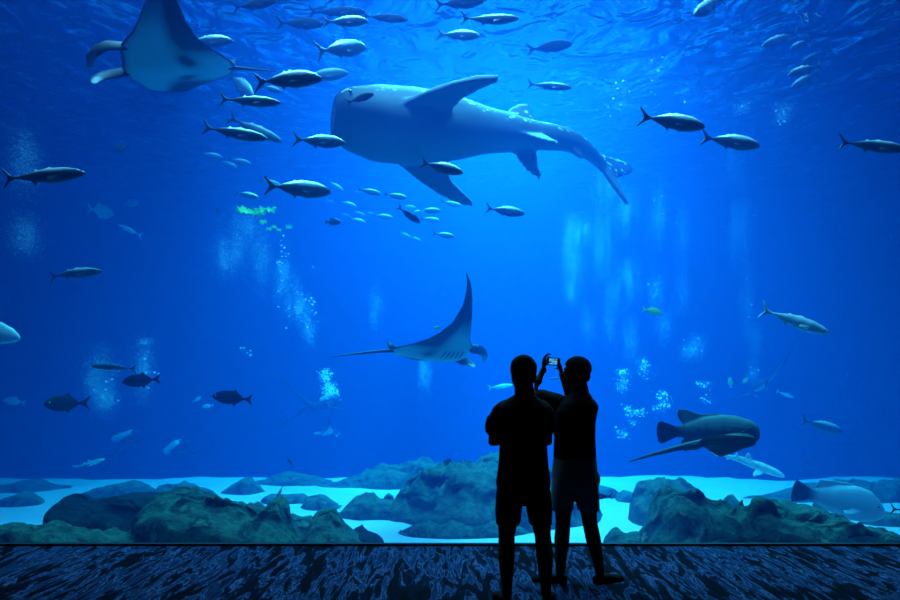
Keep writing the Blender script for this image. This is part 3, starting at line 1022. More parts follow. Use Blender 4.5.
bubbles('curtain of bubbles, widest bright streak farthest right', 16.5, [(738, 225, 13, 42), (746, 300, 6, 40), (754, 342, 7, 26), (735, 160, 10, 28)], 3520, big=8, seed=15)
bubbles('small bubble plume between the curtain and the grouper', 15.5, [(696, 346, 10, 14), (690, 352, 11, 10)], 700, big=6, seed=16)
bubbles('low bubble wisps beside the head of the right visitor', 16.5, [(588, 322, 8, 22), (609, 328, 8, 20), (640, 365, 6, 14)], 700, seed=17)
bubbles('ring of loose bubbles right of the right visitor', 14, [(623, 372, 7, 5), (622, 384, 6, 10), (645, 368, 5, 9)], 500, .005, .013, big=22, seed=18)
bubbles('cluster of large bubbles left of the grouper tail', 13, [(660, 395, 5, 5), (659, 408, 4, 5), (666, 403, 4, 6)], 150, .006, .014, big=26, seed=19)
bubbles('scatter of large bubbles beside the right visitor, nearest the sand', 13, [(629, 411, 4, 7), (639, 413, 6, 4), (622, 434, 5, 6), (633, 423, 3, 4)], 200, .006, .014, big=30, seed=20)
bubbles('few bubbles rising above the grouper', 13, [(703, 385, 5, 5), (707, 400, 4, 5)], 80, .005, .012, big=14, seed=21)
bubbles('loose bubble specks high above the dark jack pair', 12, [(655, 70, 12, 22), (620, 95, 10, 26), (690, 95, 10, 12)], 300, big=14, seed=22)
bubbles('loose bubbles drifting in the upper right', 12, [(783, 113, 10, 12), (742, 107, 9, 6)], 350, big=8, seed=23)
bubbles('two faint bubbles left of the swimming diver', 14, [(244, 350, 4, 3), (251, 355, 3, 3)], 20, big=5, seed=24)
bubbles('loose bubbles under the diver burst', 14, [(312, 305, 4, 10), (317, 268, 4, 3), (284, 250, 4, 14)], 60, big=16, seed=25)
bubbles('thin bubble trail behind the distant manta', 16, [(753, 372, 5, 12)], 250, big=6, seed=26)


# ---------------------------------------------------------------- rocks
def rock(label, prof, d, dep, base, m='rock', rough=.16, seed=0, name='rock', group=None):
    """boulder with a ridge profile [(px, py)] at distance D, DEP metres deep, resting in the sand"""
    pts = [P(x, y, d) for x, y in prof]
    x0, x1 = pts[0].x, pts[-1].x
    zb = base
    nx = int(min(190, max(30, (x1 - x0) * 46)))
    ny = int(min(90, max(24, dep * 40)))
    cx = (x0 + x1) / 2

    def ridge(x):
        for a, b in zip(pts, pts[1:]):
            if x <= b.x:
                k = (x - a.x) / max(1e-6, b.x - a.x)
                return a.z + (b.z - a.z) * k
        return pts[-1].z
    bm = bmesh.new()
    top, bot = {}, {}
    hmax = max(p.z for p in pts) - zb
    for i in range(nx + 1):
        x = x0 + (x1 - x0) * i / nx
        h = max(.0, ridge(x) - zb) * (.90 if m != 'rock_far' else 1)
        for j in range(ny + 1):
            v = -1 + 2 * j / ny
            fall = max(0, 1 - abs(v) ** 2.6) ** .62
            q = Vector((x * 1.1, v * dep * .55 + seed * 7.3, seed * 2.7))
            wob = .22 * noise.noise(q * .9)
            z = zb + h * fall
            amp = rough * min(1, h / .4) * fall
            rg = 1 - abs(noise.noise(Vector((q.x * 1.9 + z * 1.2, q.y * 2.2, q.z)))) * 2
            z += amp * (noise.noise(q * 2.3) * .8 + noise.noise(q * 5.7) * .35 + rg * .45 - .58 + .38 * (1 - 2.2 * abs(noise.noise(q * 4.1 + Vector((3, z * 2, 0))))) + .22 * noise.noise(q * 13)) * (.6 if abs(v) < .15 else 1)
            # layered ledges tilted along the rock
            lay = math.sin((z * 1.6 + x * .35 + wob) * 9.0)
            yy = v * dep / 2 * (1 + wob * .5) + .12 * noise.noise(q * 4.5 + Vector((0, 3, z * 5))) * fall + .13 * lay * fall * math.copysign(1, v) * min(1, abs(v) * 3) * min(1, hmax)
            top[i, j] = bm.verts.new((x - cx + .06 * noise.noise(q * 3.3 + Vector((9, 0, 0))) * fall, yy, z - zb))
            edge = i in (0, nx) or j in (0, ny)
            s_ = abs(-1 + 2 * i / nx)
            yy *= max(.05, 1 - s_ ** 2.6) ** .5 * (1 + .22 * noise.noise(Vector((x * 2.1, seed, 5 * math.copysign(1, v)))))
            top[i, j].co.y = yy
            bot[i, j] = bm.verts.new((x - cx, yy, -.12)) if edge else None
    for i in range(nx):
        for j in range(ny):
            bm.faces.new((top[i, j], top[i + 1, j], top[i + 1, j + 1], top[i, j + 1]))
    loop = [(i, 0) for i in range(nx)] + [(nx, j) for j in range(ny)] + [(i, ny) for i in range(nx, 0, -1)] + [(0, j) for j in range(ny, 0, -1)]
    for a, b in zip(loop, loop[1:] + loop[:1]):
        bm.faces.new((top[a], bot[a], bot[b], top[b]))
    bm.faces.new([bot[k] for k in loop])
    o = link(name, to_mesh(bm, name), M[m])
    o.location = (cx, d, zb)
    tag(o, label, 'rock', group)
    return o


GR = 'rocks of the tank bottom'
rock('dark steep sided rock block at the left', [(44, 548), (52, 530), (60, 510), (67, 491), (80, 489), (95, 494), (112, 491), (130, 487), (148, 489), (160, 498), (172, 518), (185, 548)], 8.9, 1.5, SAND, 'rock_dark', .05, 1, group=GR)
rock('low green ledge in the lower left corner', [(-40, 530), (-5, 523), (14, 520), (30, 525), (60, 521), (100, 526), (130, 530), (160, 538), (185, 552)], 8.1, 1.0, SAND, 'rock', .10, 2, group=GR)
rock('broad green algae rock with a notched right shoulder', [(118, 548), (132, 520), (148, 497), (165, 488), (185, 487), (205, 489), (225, 493), (248, 499), (262, 505), (268, 498), (280, 497), (286, 512), (292, 530), (304, 548)], 8.5, 1.5, SAND, 'rock', .16, 3, group=GR)
rock('lumpy blue grey rock between the broad rock and the cone', [(272, 548), (281, 522), (290, 512), (303, 512), (312, 516), (320, 534), (328, 548)], 9.4, .9, SAND, 'rock', .14, 4, group=GR)
rock('cone shaped dark green rock', [(294, 548), (304, 528), (314, 514), (323, 507), (331, 508), (340, 516), (350, 528), (360, 540), (372, 550)], 8.6, 1.1, SAND, 'rock', .12, 5, group=GR)
rock('knobby low rock right of the cone', [(340, 550), (349, 530), (358, 526), (364, 524), (368, 530), (376, 532), (382, 537), (385, 550)], 8.9, .7, SAND, 'rock_dark', .10, 6, group=GR)
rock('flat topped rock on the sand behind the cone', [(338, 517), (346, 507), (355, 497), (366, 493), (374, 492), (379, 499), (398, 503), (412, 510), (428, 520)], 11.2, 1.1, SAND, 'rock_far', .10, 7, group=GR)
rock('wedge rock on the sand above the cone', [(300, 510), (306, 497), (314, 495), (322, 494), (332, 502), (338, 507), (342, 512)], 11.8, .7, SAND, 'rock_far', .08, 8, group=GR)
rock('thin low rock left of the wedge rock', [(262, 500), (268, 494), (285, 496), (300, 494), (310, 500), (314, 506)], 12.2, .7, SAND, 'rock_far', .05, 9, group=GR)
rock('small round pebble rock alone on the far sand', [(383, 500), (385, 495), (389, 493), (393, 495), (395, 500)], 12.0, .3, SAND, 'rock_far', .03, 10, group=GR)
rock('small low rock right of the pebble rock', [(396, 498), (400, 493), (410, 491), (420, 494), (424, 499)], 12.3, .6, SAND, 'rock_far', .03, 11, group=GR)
rock('large green reef plateau left of the left visitor', [(384, 512), (396, 500), (408, 488), (420, 478), (436, 471), (452, 466), (470, 463), (490, 460), (515, 460), (540, 464), (560, 474), (578, 490), (600, 512)], 11.3, 3.0, SAND, 'rock_far', .22, 12, group=GR)
rock('dark front lip of the reef plateau', [(400, 534), (414, 524), (430, 520), (442, 524), (452, 519), (470, 522), (490, 519), (520, 522), (545, 534)], 9.9, .8, SAND, 'rock', .12, 13, group=GR)
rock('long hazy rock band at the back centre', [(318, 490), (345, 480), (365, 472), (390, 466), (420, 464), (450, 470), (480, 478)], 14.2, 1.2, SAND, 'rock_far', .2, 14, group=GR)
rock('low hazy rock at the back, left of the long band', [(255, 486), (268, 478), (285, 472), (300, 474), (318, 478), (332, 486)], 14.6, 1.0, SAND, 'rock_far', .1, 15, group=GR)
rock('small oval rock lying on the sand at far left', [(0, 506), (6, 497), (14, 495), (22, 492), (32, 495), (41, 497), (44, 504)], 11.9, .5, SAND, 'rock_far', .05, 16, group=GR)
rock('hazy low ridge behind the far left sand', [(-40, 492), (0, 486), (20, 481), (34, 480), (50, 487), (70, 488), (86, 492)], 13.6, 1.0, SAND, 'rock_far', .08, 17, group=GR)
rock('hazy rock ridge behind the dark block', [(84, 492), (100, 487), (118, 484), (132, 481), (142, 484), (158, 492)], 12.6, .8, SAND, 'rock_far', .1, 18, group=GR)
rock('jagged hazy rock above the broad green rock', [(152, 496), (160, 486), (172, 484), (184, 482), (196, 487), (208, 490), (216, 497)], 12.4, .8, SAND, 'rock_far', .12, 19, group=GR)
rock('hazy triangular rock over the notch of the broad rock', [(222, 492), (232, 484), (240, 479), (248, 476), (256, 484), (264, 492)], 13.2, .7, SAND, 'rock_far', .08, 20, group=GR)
rock('big layered rock at lower right with pale edges', [(636, 560), (644, 536), (652, 510), (660, 490), (672, 484), (690, 483), (702, 486), (716, 493), (736, 500), (756, 506), (776, 520), (800, 560)], 8.7, 1.6, SAND, 'rock', .20, 21, group=GR)
rock('pale hazy rock behind the big layered rock', [(630, 513), (634, 497), (642, 488), (652, 482), (664, 480), (680, 482), (694, 488), (700, 513)], 10.6, .9, SAND, 'rock_far', .14, 22, group=GR)
rock('tall dark edged rock at lower right sloping to the corner', [(738, 560), (743, 530), (747, 505), (751, 494), (758, 492), (768, 497), (786, 500), (806, 503), (830, 508), (854, 517), (880, 528), (905, 536), (940, 560)], 8.4, 1.4, SAND, 'rock', .14, 23, group=GR)
rock('dark low ledge in front of the two right rocks', [(690, 556), (710, 540), (740, 532), (780, 530), (820, 534), (870, 536), (930, 545), (960, 556)], 7.9, .6, SAND, 'rock_dark', .10, 24, group=GR)
rock('little rock cluster right of the visitors on bright sand', [(602, 552), (608, 537), (616, 530), (622, 528), (630, 533), (640, 530), (650, 552)], 8.9, .6, SAND, 'rock', .08, 25, group=GR)
rock('small flat far rock on the sand right of the visitors', [(616, 500), (620, 493), (626, 490), (634, 492), (642, 495), (646, 499)], 12.4, .5, SAND, 'rock_far', .04, 26, group=GR)
rock('small dark peak behind the gap of the right rocks', [(724, 505), (728, 492), (733, 490), (738, 498), (744, 506)], 10.8, .4, SAND, 'rock', .05, 27, group=GR)
rock('low far rock at the right edge under the blurred fish', [(862, 520), (874, 514), (890, 512), (910, 515), (930, 522)], 10.4, .6, SAND, 'rock_far', .05, 28, group=GR)
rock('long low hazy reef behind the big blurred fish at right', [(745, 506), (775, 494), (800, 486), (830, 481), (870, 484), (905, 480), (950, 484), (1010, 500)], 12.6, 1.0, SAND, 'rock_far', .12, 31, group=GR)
rock('huge hazy reef wall at the far right', [(700, 470), (740, 462), (780, 440), (815, 410), (850, 380), (900, 350), (980, 330), (1060, 330)], 24.5, 4.0, -3.6, 'rock', .6, 29, 'reef_wall')
rock('hazy rock hump right behind the left visitor hips', [(590, 494), (600, 486), (612, 488), (620, 494)], 12.9, .5, SAND, 'rock_far', .04, 30, group=GR)


# ---------------------------------------------------------------- people
def finger(bm, root, d0, bendaxis, lens, r, curl):
    p = Vector(root)
    d = Vector(d0).normalized()
    pts, rad = [p.copy()], [r]
    for i, l in enumerate(lens):
        if i:
            d = Matrix.Rotation(curl, 3, bendaxis) @ d
        p = p + d * l
        pts.append(p.copy())
        rad.append(r * (1 - .13 * (i + 1)))
    tube(bm, pts, rad, 8)


def hand(bm, wrist, fwd, palm_n, side, curl=.5, thumb_out=.8):
    """WRIST position, FWD towards the fingers, PALM_N out of the palm, SIDE +1 / -1 = where the thumb leaves"""
    w = Vector(wrist)
    f = Vector(fwd).normalized()
    n = Vector(palm_n)
    n = (n - f * n.dot(f)).normalized()
    s = f.cross(n).normalized() * side
    tube(bm, [w, w + f * .035, w + f * .075], [.026, .038, .041], 12, flat=.42, flat_dir=n)
    axis = n.cross(f).normalized()
    axis = -axis
    # rotation about this axis must carry f towards n
    if (Matrix.Rotation(.3, 3, axis) @ f).dot(n) < 0:
        axis = -axis
    for k, (o, l) in enumerate(((.030, .92), (.0105, 1.0), (-.0095, .95), (-.029, .75))):
        finger(bm, w + f * .078 + s * o, f + s * o * 2.5 + n * .15, axis, [.040 * l, .027 * l, .021 * l], .0088, curl)
    td = f * .55 + s * thumb_out + n * .35
    finger(bm, w + f * .022 + s * .026, td, axis, [.036, .030, .024], .0105, curl * .55)


def head(bm, c, yaw, tilt=0.0, s=1.0):
    """head centred at C, facing YAW (0 = away from the camera, positive = to the left), with nose, ears, jaw, mouth and brow"""
    R = Matrix.Rotation(yaw, 3, 'Z') @ Matrix.Rotation(tilt, 3, 'X')
    c = Vector(c)
    L = lambda x, y, z: c + R @ (Vector((x, y, z)) * s)
    ball(bm, L(0, -.012, .022), Vector((.076, .096, .088)) * s, 22, R)
    ball(bm, L(0, .020, -.035), Vector((.062, .070, .078)) * s, 18, R)
    ball(bm, L(0, .058, -.088), Vector((.030, .026, .024)) * s, 12, R)                       # chin
    tube(bm, [L(0, .082, .016), L(0, .100, -.014), L(0, .106, -.028)], [.009 * s, .013 * s, .015 * s], 10)   # nose
    tube(bm, [L(-.022, .086, -.058), L(0, .093, -.057), L(.022, .086, -.058)], [.007 * s, .009 * s, .007 * s], 8)   # lips
    tube(bm, [L(-.045, .072, .026), L(0, .086, .024), L(.045, .072, .026)], [.010 * s, .011 * s, .010 * s], 8)   # brow
    for sd in (-1, 1):
        ball(bm, L(sd * .080, -.006, -.012), Vector((.011, .020, .033)) * s, 12, R)
    return L, R


def hair_mesh(c, yaw, tilt, s=1.0, back=-.075):
    R = Matrix.Rotation(yaw, 3, 'Z') @ Matrix.Rotation(tilt, 3, 'X')
    c = Vector(c)
    bm = bmesh.new()
    ball(bm, c + R @ (Vector((0, -.016, .030)) * s), Vector((.090, .108, .098)) * s, 26, R)
    ball(bm, c + R @ (Vector((0, -.040, -.025)) * s), Vector((.081, .074, .076)) * s, 20, R)
    Ri = R.inverted()
    for v in bm.verts:
        q = (Ri @ (v.co - c)) / s
        # keep the face and the nape free
        if q.y > .045 and q.z < .055:
            q.y = .035
        if q.z < back:
            q.z = back
        v.co = c + R @ (q * s) + Vector((noise.noise(v.co * 60), noise.noise(v.co * 60 + Vector((5, 0, 0))), noise.noise(v.co * 55 + Vector((0, 7, 0))))) * .004
    return fuse(bm, .008, 1, 'hair')


def shoe(bm, heel, yaw, ln=.27, hz=1.0):
    R = Matrix.Rotation(yaw, 3, 'Z')
    h = Vector(heel)
    rings = []
    for t, w, z in ((0, .022, .055), (.03, .032, .075), (.08, .036, .085), (.13, .040, .075), (.18, .047, .055), (.23, .044, .045), (.26, .03, .035), (ln, .012, .022)):
        r = []
        for k in range(14):
            a = 2 * math.pi * k / 14
            r.append(h + R @ Vector((w * (1 if hz == 1 else .8) * math.cos(a), t - .05, max(.004, (z / 2 + z / 2 * math.sin(a)) * hz))))
        rings.append(r)
    loft(bm, rings)


def person(name, label, X, Y, spec):
    V = lambda p: Vector((X + p[0], Y + p[1], p[2]))
    bm = bmesh.new()
    L, R = head(bm, V(spec['head']), spec['yaw'], spec.get('tilt', 0), spec.get('hs', 1))
    # neck and torso
    hd = spec['head']
    tube(bm, [V((hd[0] * .55 + spec['neck'][0] * .45, spec['neck'][1] + .01, hd[2] - .06)), V(spec['neck'])], [.064, .074], 16)
    ellipse_rings(bm, [(X + a, Y + b, z, rx, ry) for a, b, z, rx, ry in spec['torso']], 28, 2.3)
    for leg in spec['legs']:
        tube(bm, [V(p) for p, r in leg], [r for p, r in leg], 16)
        a = V(leg[-1][0])
    for f in spec['feet']:
        shoe(bm, (X + f[0], Y + f[1], .010), f[2], .24, .55)
    for arm, h in zip(spec['arms'], spec['hands']):
        tube(bm, [V(p) for p, r in arm], [r for p, r in arm], 14)
        hand(bm, V(arm[-1][0]), h[0], h[1], h[2], h[3], h[4])
    root = link(name, fuse(bm, .0062, 2, name), M['skin'])
    tag(root, label, 'person')
    hair = link('hair', hair_mesh(V(spec['head']), spec['yaw'], spec.get('tilt', 0), spec.get('hs', 1)), M['hair'], root)
    for sd in (-1, 1):
        e = link('eye', eye_mesh().copy(), M['eye_white'], root)
        e.matrix_local = Matrix.Translation(L(sd * .032, .083, .006)) @ Matrix.Diagonal((.0115, .0115, .0115, 1))
    # shirt
    bm = bmesh.new()
    ellipse_rings(bm, [(X + a, Y + b, z, rx, ry) for a, b, z, rx, ry in spec['shirt']], 32, 2.4)
    for sl in spec['sleeves']:
        tube(bm, [V(p) for p, r in sl], [r for p, r in sl], 16)
    sh = link('shirt', fuse(bm, .009, 2, 'shirt'), M['black_cloth'], root)
    # shorts
    bm = bmesh.new()
    ellipse_rings(bm, [(X + a, Y + b, z, rx, ry) for a, b, z, rx, ry in spec['waist']], 32, 2.4)
    for lg in spec['short_legs']:
        ellipse_rings(bm, [(X + a, Y + b, z, rx, ry) for a, b, z, rx, ry in lg], 24, 2.3)
    for pk in spec.get('pockets', ()):
        ball(bm, V(pk[0]), pk[1], 10)
    so = link('shorts', fuse(bm, .009, 2, 'shorts'), M[spec['shorts_mat']], root)
    for f in spec['feet']:
        bm = bmesh.new()
        shoe(bm, (X + f[0], Y + f[1], 0), f[2], .275)
        for v in bm.verts:
            v.co.z = min(v.co.z, .06)
        link('shoe', to_mesh(bm, 'shoe'), M['shoe'], root)
    return root


# left visitor: stands with folded arms, head turned a little to the left
left = dict(
    head=(-.008, .0, 1.622), yaw=math.radians(28), hs=1.0, neck=(.01, -.02, 1.44),
    torso=[(.0, 0, .78, .12, .09), (0, 0, .86, .165, .115), (0, 0, .96, .155, .11), (0, 0, 1.08, .15, .105), (0, 0, 1.22, .165, .115), (0, 0, 1.34, .175, .115), (0, -.01, 1.41, .13, .09), (.01, -.015, 1.455, .07, .065)],
    legs=[[((-.085, 0, .84), .085), ((-.105, .01, .66), .078), ((-.115, .02, .47), .058), ((-.120, -.01, .34), .060), ((-.118, -.02, .16), .042), ((-.118, -.02, .08), .036)],
          [((.085, 0, .84), .085), ((.115, .01, .66), .078), ((.140, .02, .47), .058), ((.150, -.01, .34), .060), ((.155, -.02, .16), .042), ((.158, -.02, .08), .036)]],
    feet=[(-.125, -.03, math.radians(14)), (.165, -.03, math.radians(-14))],
    arms=[[((-.165, .0, 1.365), .046), ((-.200, .03, 1.25), .044), ((-.205, .06, 1.135), .042), ((-.10, .17, 1.14), .038), ((.02, .19, 1.17), .028)],
          [((.155, .0, 1.355), .044), ((.172, .03, 1.25), .042), ((.175, .06, 1.14), .042), ((.08, .19, 1.17), .038), ((-.04, .215, 1.20), .028)]],
    hands=[((1, .0, .25), (0, -1, .2), 1, .35, .5), ((-1, .0, .2), (0, -1, .2), -1, .35, .5)],
    shirt=[(.0, 0, .945, .160, .125), (.0, 0, .955, .178, .138), (0, 0, 1.02, .172, .132), (0, 0, 1.12, .166, .126), (0, 0, 1.24, .182, .132), (0, 0, 1.33, .198, .132), (0, -.005, 1.385, .185, .115), (.0, -.01, 1.43, .13, .088), (.01, -.012, 1.468, .075, .072)],
    sleeves=[[((-.13, -.005, 1.372), .062), ((-.172, .0, 1.335), .060), ((-.198, .015, 1.29), .062), ((-.208, .03, 1.235), .064)],
             [((.13, -.005, 1.372), .062), ((.162, .0, 1.335), .060), ((.172, .015, 1.29), .058), ((.174, .03, 1.235), .060)]],
    waist=[(0, 0, .70, .115, .10), (0, 0, .75, .180, .135), (0, 0, .86, .192, .142), (0, 0, .95, .178, .132), (0, 0, .985, .170, .126)],
    short_legs=[[(-.108, .005, .555, .080, .090), (-.106, .005, .57, .086, .097), (-.104, .0, .66, .094, .104), (-.098, 0, .78, .093, .118), (-.09, 0, .84, .09, .12)],
                [(.124, .005, .555, .075, .090), (.120, .005, .57, .081, .097), (.112, .0, .66, .090, .104), (.100, 0, .78, .093, .118), (.09, 0, .84, .09, .12)]],
    shorts_mat='shorts_dark')
person('person', 'left visitor in a black shirt with folded arms, back turned', .515, 4.92, left)

# right visitor: head in left profile, both hands raising a small camera
right = dict(
    head=(.012, .02, 1.628), yaw=math.radians(68), tilt=0, hs=1.0, neck=(.045, .0, 1.44),
    torso=[(0, 0, .78, .12, .09), (0, 0, .86, .16, .11), (0, 0, .96, .15, .105), (0, 0, 1.08, .145, .10), (0, 0, 1.22, .155, .11), (.01, 0, 1.34, .165, .11), (.03, -.005, 1.41, .12, .088), (.045, 0, 1.455, .068, .064)],
    legs=[[((-.080, 0, .84), .085), ((-.085, .0, .66), .076), ((-.088, .01, .47), .058), ((-.100, -.01, .34), .060), ((-.110, -.01, .16), .042), ((-.112, -.01, .08), .036)],
          [((.080, 0, .84), .085), ((.098, .0, .66), .076), ((.120, .02, .47), .058), ((.145, .01, .34), .059), ((.182, -.01, .16), .041), ((.192, -.01, .08), .036)]],
    feet=[(-.110, -.01, math.radians(72)), (.190, -.01, math.radians(-66))],
    arms=[[((-.13, .0, 1.395), .055), ((-.21, .05, 1.435), .048), ((-.300, .10, 1.455), .042), ((-.272, .115, 1.56), .038), ((-.225, .13, 1.645), .028)],
          [((.130, .0, 1.355), .046), ((.125, .14, 1.26), .044), ((.09, .22, 1.23), .042), ((.00, .225, 1.43), .037), ((-.070, .165, 1.615), .027)]],
    hands=[((.10, .05, 1), (1, -.1, .1), -1, .75, .35), ((-.35, -.05, 1), (-1, -.1, .0), 1, .75, .35)],
    shirt=[(0, 0, .955, .150, .120), (0, 0, .965, .164, .130), (0, 0, 1.02, .162, .128), (0, 0, 1.12, .158, .122), (-.005, 0, 1.24, .164, .128), (.005, 0, 1.33, .172, .128), (.02, -.005, 1.39, .150, .11), (.032, -.005, 1.435, .10, .085), (.045, 0, 1.47, .072, .07)],
    sleeves=[[((-.08, .0, 1.375), .070), ((-.145, .02, 1.405), .066), ((-.215, .05, 1.430), .058), ((-.250, .07, 1.442), .056)],
             [((.09, .0, 1.37), .070), ((.125, .01, 1.345), .068), ((.128, .08, 1.30), .062), ((.12, .145, 1.262), .058)]],
    waist=[(0, 0, .70, .11, .10), (0, 0, .75, .172, .135), (0, 0, .86, .176, .138), (0, 0, .95, .166, .128), (0, 0, .99, .160, .122)],
    short_legs=[[(-.098, .0, .560, .078, .092), (-.098, .0, .575, .086, .10), (-.095, .0, .66, .09, .106), (-.088, 0, .78, .09, .118), (-.08, 0, .84, .088, .12)],
                [(.108, .0, .560, .078, .092), (.106, .0, .575, .086, .10), (.098, .0, .66, .09, .106), (.088, 0, .78, .09, .118), (.08, 0, .84, .088, .12)]],
    pockets=[((.178, -.01, .80), (.018, .05, .05))],
    shorts_mat='shorts_grey')
person('person', 'right visitor in grey shorts raising a small camera, face turned left', .965, 5.42, right)

# the camera he holds
cam = bpy.data.objects.new('compact_camera', None)
COL.objects.link(cam)
cam.location = (.965 - .146, 5.42 + .135, 1.715)
cam.rotation_euler = (0, math.radians(4), math.radians(0))
tag(cam, 'small compact camera with a glowing screen held up in both hands', 'camera')
bm = bmesh.new()
box(bm, (-.054, -.011, -.031), (.054, .011, .031))
bmesh.ops.bevel(bm, geom=bm.edges[:], offset=.006, segments=3, affect='EDGES')
link('body', to_mesh(bm, 'body', False), M['plastic'], cam)
bm = bmesh.new()
box(bm, (-.034, -.0135, -.023), (.030, -.0105, .023))
bmesh.ops.bevel(bm, geom=bm.edges[:], offset=.0012, segments=2, affect='EDGES')
s = link('screen', to_mesh(bm, 'screen', False), M['screen'], cam)
s['label'] = 'glowing pale blue screen'
bm = bmesh.new()
tube(bm, [(.005, .009, 0), (.005, .028, 0)], [.021, .019], 18)
link('lens', to_mesh(bm, 'lens'), M['plastic'], cam)
bm = bmesh.new()
tube(bm, [(-.036, 0, .030), (-.036, 0, .034)], [.006, .006], 10)
link('shutter_knob', to_mesh(bm, 'shutter_knob'), M['plastic'], cam)


# ---------------------------------------------------------------- divers
def diver(label, headp, hipp, kneep, footp, tank_px, d, tank_r=.10, faint='wetsuit'):
    H, Hp = P(*headp, d), P(*hipp, d)
    bm = bmesh.new()
    ax = (H - Hp).normalized()
    sh = H - ax * .22
    ball(bm, H, (.115, .11, .12), 14)
    tube(bm, [H - ax * .05, sh + ax * .05], [.06, .07], 10)
    tube(bm, [sh, sh.lerp(Hp, .5), Hp], [.17, .15, .15], 16, flat=.75, flat_dir=(0, 0, 1))
    for sd, k, f in ((-1, kneep[0], footp[0]), (1, kneep[1], footp[1])):
        K, Ft = P(*k, d + .1 * sd), P(*f, d + .14 * sd)
        tube(bm, [Hp + Vector((0, .09 * sd, 0)), K, Ft], [.095, .07, .045], 12)
        n = (Ft - K).normalized()
        # swim fin blade continuing the foot
        tube(bm, [Ft - n * .02, Ft + n * .25, Ft + n * .5], [.06, .09, .11], 10, flat=.22, flat_dir=(0, 0, 1))
        el = sh + Vector((0, .22 * sd, -.10)) + ax * .05
        hd = el + ax * .22 + Vector((0, -.06 * sd, -.10))
        tube(bm, [sh + Vector((0, .15 * sd, 0)), el, hd], [.065, .052, .036], 10)
        hand(bm, hd, ax + Vector((0, 0, -.3)), (0, 0, -1), -sd, .35)
    root = link('person', fuse(bm, .014, 2, 'person'), M[faint])
    tag(root, label, 'person', None)
    T0, T1 = P(*tank_px[0], d), P(*tank_px[1], d)
    bm = bmesh.new()
    tube(bm, [T0, T1], [tank_r, tank_r], 16)
    n = (T1 - T0).normalized()
    tube(bm, [T1 + n * tank_r * .8, T1 + n * tank_r * 1.7], [tank_r * .3, tank_r * .25], 10)
    a = link('air_tank', to_mesh(bm, 'air_tank'), M['white_tank'], root)
    a['label'] = 'white air tank'
    bm = bmesh.new()
    ball(bm, H + ax * .07, (.08, .09, .055), 12)
    link('mask', to_mesh(bm, 'mask'), M['plastic'], root)
    return root


diver('dim diver swimming right with bubbles around the head, left of the central manta', (337, 402), (316, 407), ((306, 402), (306, 409)), ((298, 394), (297, 415)), ((322, 400), (331, 395)), 17.5, .07)
diver('dim diver with a white tank working low on the left, larger of two', (135, 434), (124, 444), ((120, 450), (127, 450)), ((112, 455), (118, 457)), ((115, 439), (131, 433)), 17.5, .085)
diver('dim diver with a white tank low on the left, right one of two', (186, 444), (176, 452), ((182, 455), (184, 452)), ((191, 456), (194, 451)), ((166, 451), (176, 443)), 18, .085)


# ---------------------------------------------------------------- the hall and the tank
def struct(name, a, b, m, label=None):
    bm = bmesh.new()
    box(bm, a, b)
    o = link(name, to_mesh(bm, name, False), m)
    o['kind'] = 'structure'
    if label:
        o['label'] = label
    return o


struct('floor', (-9, -3, -.2), (9, PANE + .02, 0), M['carpet'], 'dark blue patterned carpet before the window')
struct('wall_left', (-9.2, -3, -.2), (-9, PANE + .3, 7.9), M['hall'])
struct('wall_right', (9, -3, -.2), (9.2, PANE + .3, 7.9), M['hall'])
struct('wall_back', (-9.2, -3.2, -.2), (9.2, -3, 7.9), M['hall'])
struct('ceiling', (-9.2, -3.2, 7.9), (9.2, PANE + .3, 8.1), M['hall'])
struct('trim_1', (-9, PANE - .05, 0), (9, PANE, .022), M['frame'], 'black sill under the big window')
struct('window_1', (-9, PANE + .02, -.75), (9, PANE + .26, 7.9), M['glass'], 'huge clear acrylic window of the aquarium')

Y0, Y1, XW = PANE + .28, 30.0, 15.0
struct('water', (-XW, Y0, -4.2), (XW, Y1, SURF), M['water'], 'deep blue sea water filling the tank')
struct('wall_tank_back', (-XW - .3, Y1 + .01, -4.4), (XW + .3, Y1 + .3, SURF + .8), M['rock_far'])
struct('wall_tank_left', (-XW - .3, Y0, -4.4), (-XW - .01, Y1, SURF + .8), M['rock_far'])
struct('wall_tank_right', (XW + .01, Y0, -4.4), (XW + .3, Y1, SURF + .8), M['rock_far'])

# sand bed: flat in front, dropping away behind a crest
bm = bmesh.new()
g = {}
nx, ny = 120, 110
for i in range(nx + 1):
    for j in range(ny + 1):
        x = -XW + 2 * XW * i / nx
        y = Y0 + (Y1 - Y0) * (j / ny) ** 1.25
        z = SAND + .05 * noise.noise(Vector((x * .5, y * .5, 0))) + .02 * noise.noise(Vector((x * 1.7, y * 1.7, 4)))
        crest = 15.2 + .9 * noise.noise(Vector((x * .35, 2, 0)))
        if y > crest:
            z -= min(3.2, (y - crest) * .45)
        g[i, j] = bm.verts.new((x, y, z))
for i in range(nx):
    for j in range(ny):
        bm.faces.new((g[i, j], g[i + 1, j], g[i + 1, j + 1], g[i, j + 1]))
o = link('floor_tank', to_mesh(bm, 'floor_tank'), M['sand'])
tag(o, 'bright white sand on the tank bottom', None, None, 'structure')

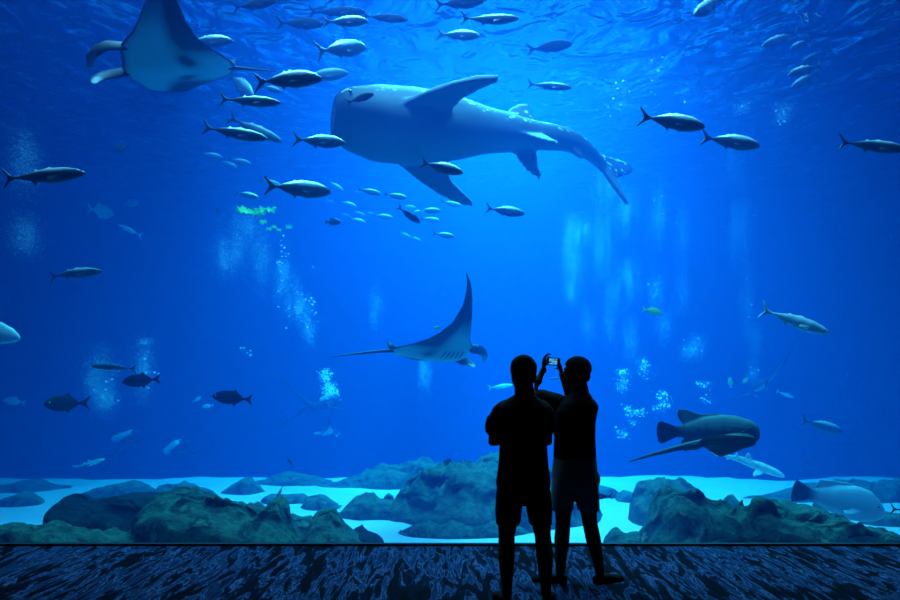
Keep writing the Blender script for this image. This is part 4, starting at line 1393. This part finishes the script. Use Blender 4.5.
# rippled water surface
bm = bmesh.new()
nx, ny = 150, 150
for i in range(nx + 1):
    for j in range(ny + 1):
        x = -XW + 2 * XW * i / nx
        y = Y0 + (Y1 - Y0) * j / ny
        z = SURF + .06 + .05 * noise.noise(Vector((x * .55, y * .8, 0)))
        g[i, j] = bm.verts.new((x, y, z))
for i in range(nx):
    for j in range(ny):
        bm.faces.new((g[i, j], g[i + 1, j], g[i + 1, j + 1], g[i, j + 1]))
o = link('water_surface', to_mesh(bm, 'water_surface'), M['surface'])
for p in o.data.polygons:
    pass
tag(o, 'rippled underside of the water surface', None, None, 'structure')


# ---------------------------------------------------------------- lights above the tank
def area(name, loc, size, power, col, sy=None):
    l = bpy.data.lights.new(name, 'AREA')
    l.shape = 'RECTANGLE'
    l.size = size
    l.size_y = sy or size
    l.energy = power
    l.color = col
    o = bpy.data.objects.new(name, l)
    o.location = loc
    COL.objects.link(o)
    return o


LC = (.26, .95, 1.0)
for i, (x, y, p) in enumerate([(-.2, 13.5, 1600), (2.2, 14.2, 1600), (1.2, 18, 1900)]):
    area('skylight_lamp', (x, y, 10.5), 3.0, p, LC).data.spread = math.radians(125)

strip = area('added_rim_strip', (0.1, 8.1, 12.5), 11.0, 1650, (.28, .68, 1.0), 1.5)  # unseen strip added to light fish backs from the window side
strip.data.spread = math.radians(95)

w = bpy.data.worlds.new('hall_dark')
w.use_nodes = True
w.node_tree.nodes['Background'].inputs[0].default_value = (.0005, .001, .002, 1)
SC.world = w

# ---------------------------------------------------------------- camera
cd = bpy.data.cameras.new('camera')
cd.sensor_width = 36
cd.lens = 36 * F / 900
cd.shift_y = (HY - 300) / 900
cd.clip_end = 200
co = bpy.data.objects.new('camera', cd)
co.location = (0, 0, CAMZ)
co.rotation_euler = (math.radians(90), 0, 0)
COL.objects.link(co)
SC.camera = co

SC.view_settings.view_transform = 'Standard'
SC.view_settings.look = 'None'
SC.view_settings.exposure = -0.25
SC.view_settings.gamma = 1.0
SC.view_settings.use_curve_mapping = False
SC.cycles.volume_bounces = 1
SC.cycles.max_bounces = 8
SC.cycles.transparent_max_bounces = 16
SC.cycles.sample_clamp_indirect = 6.0
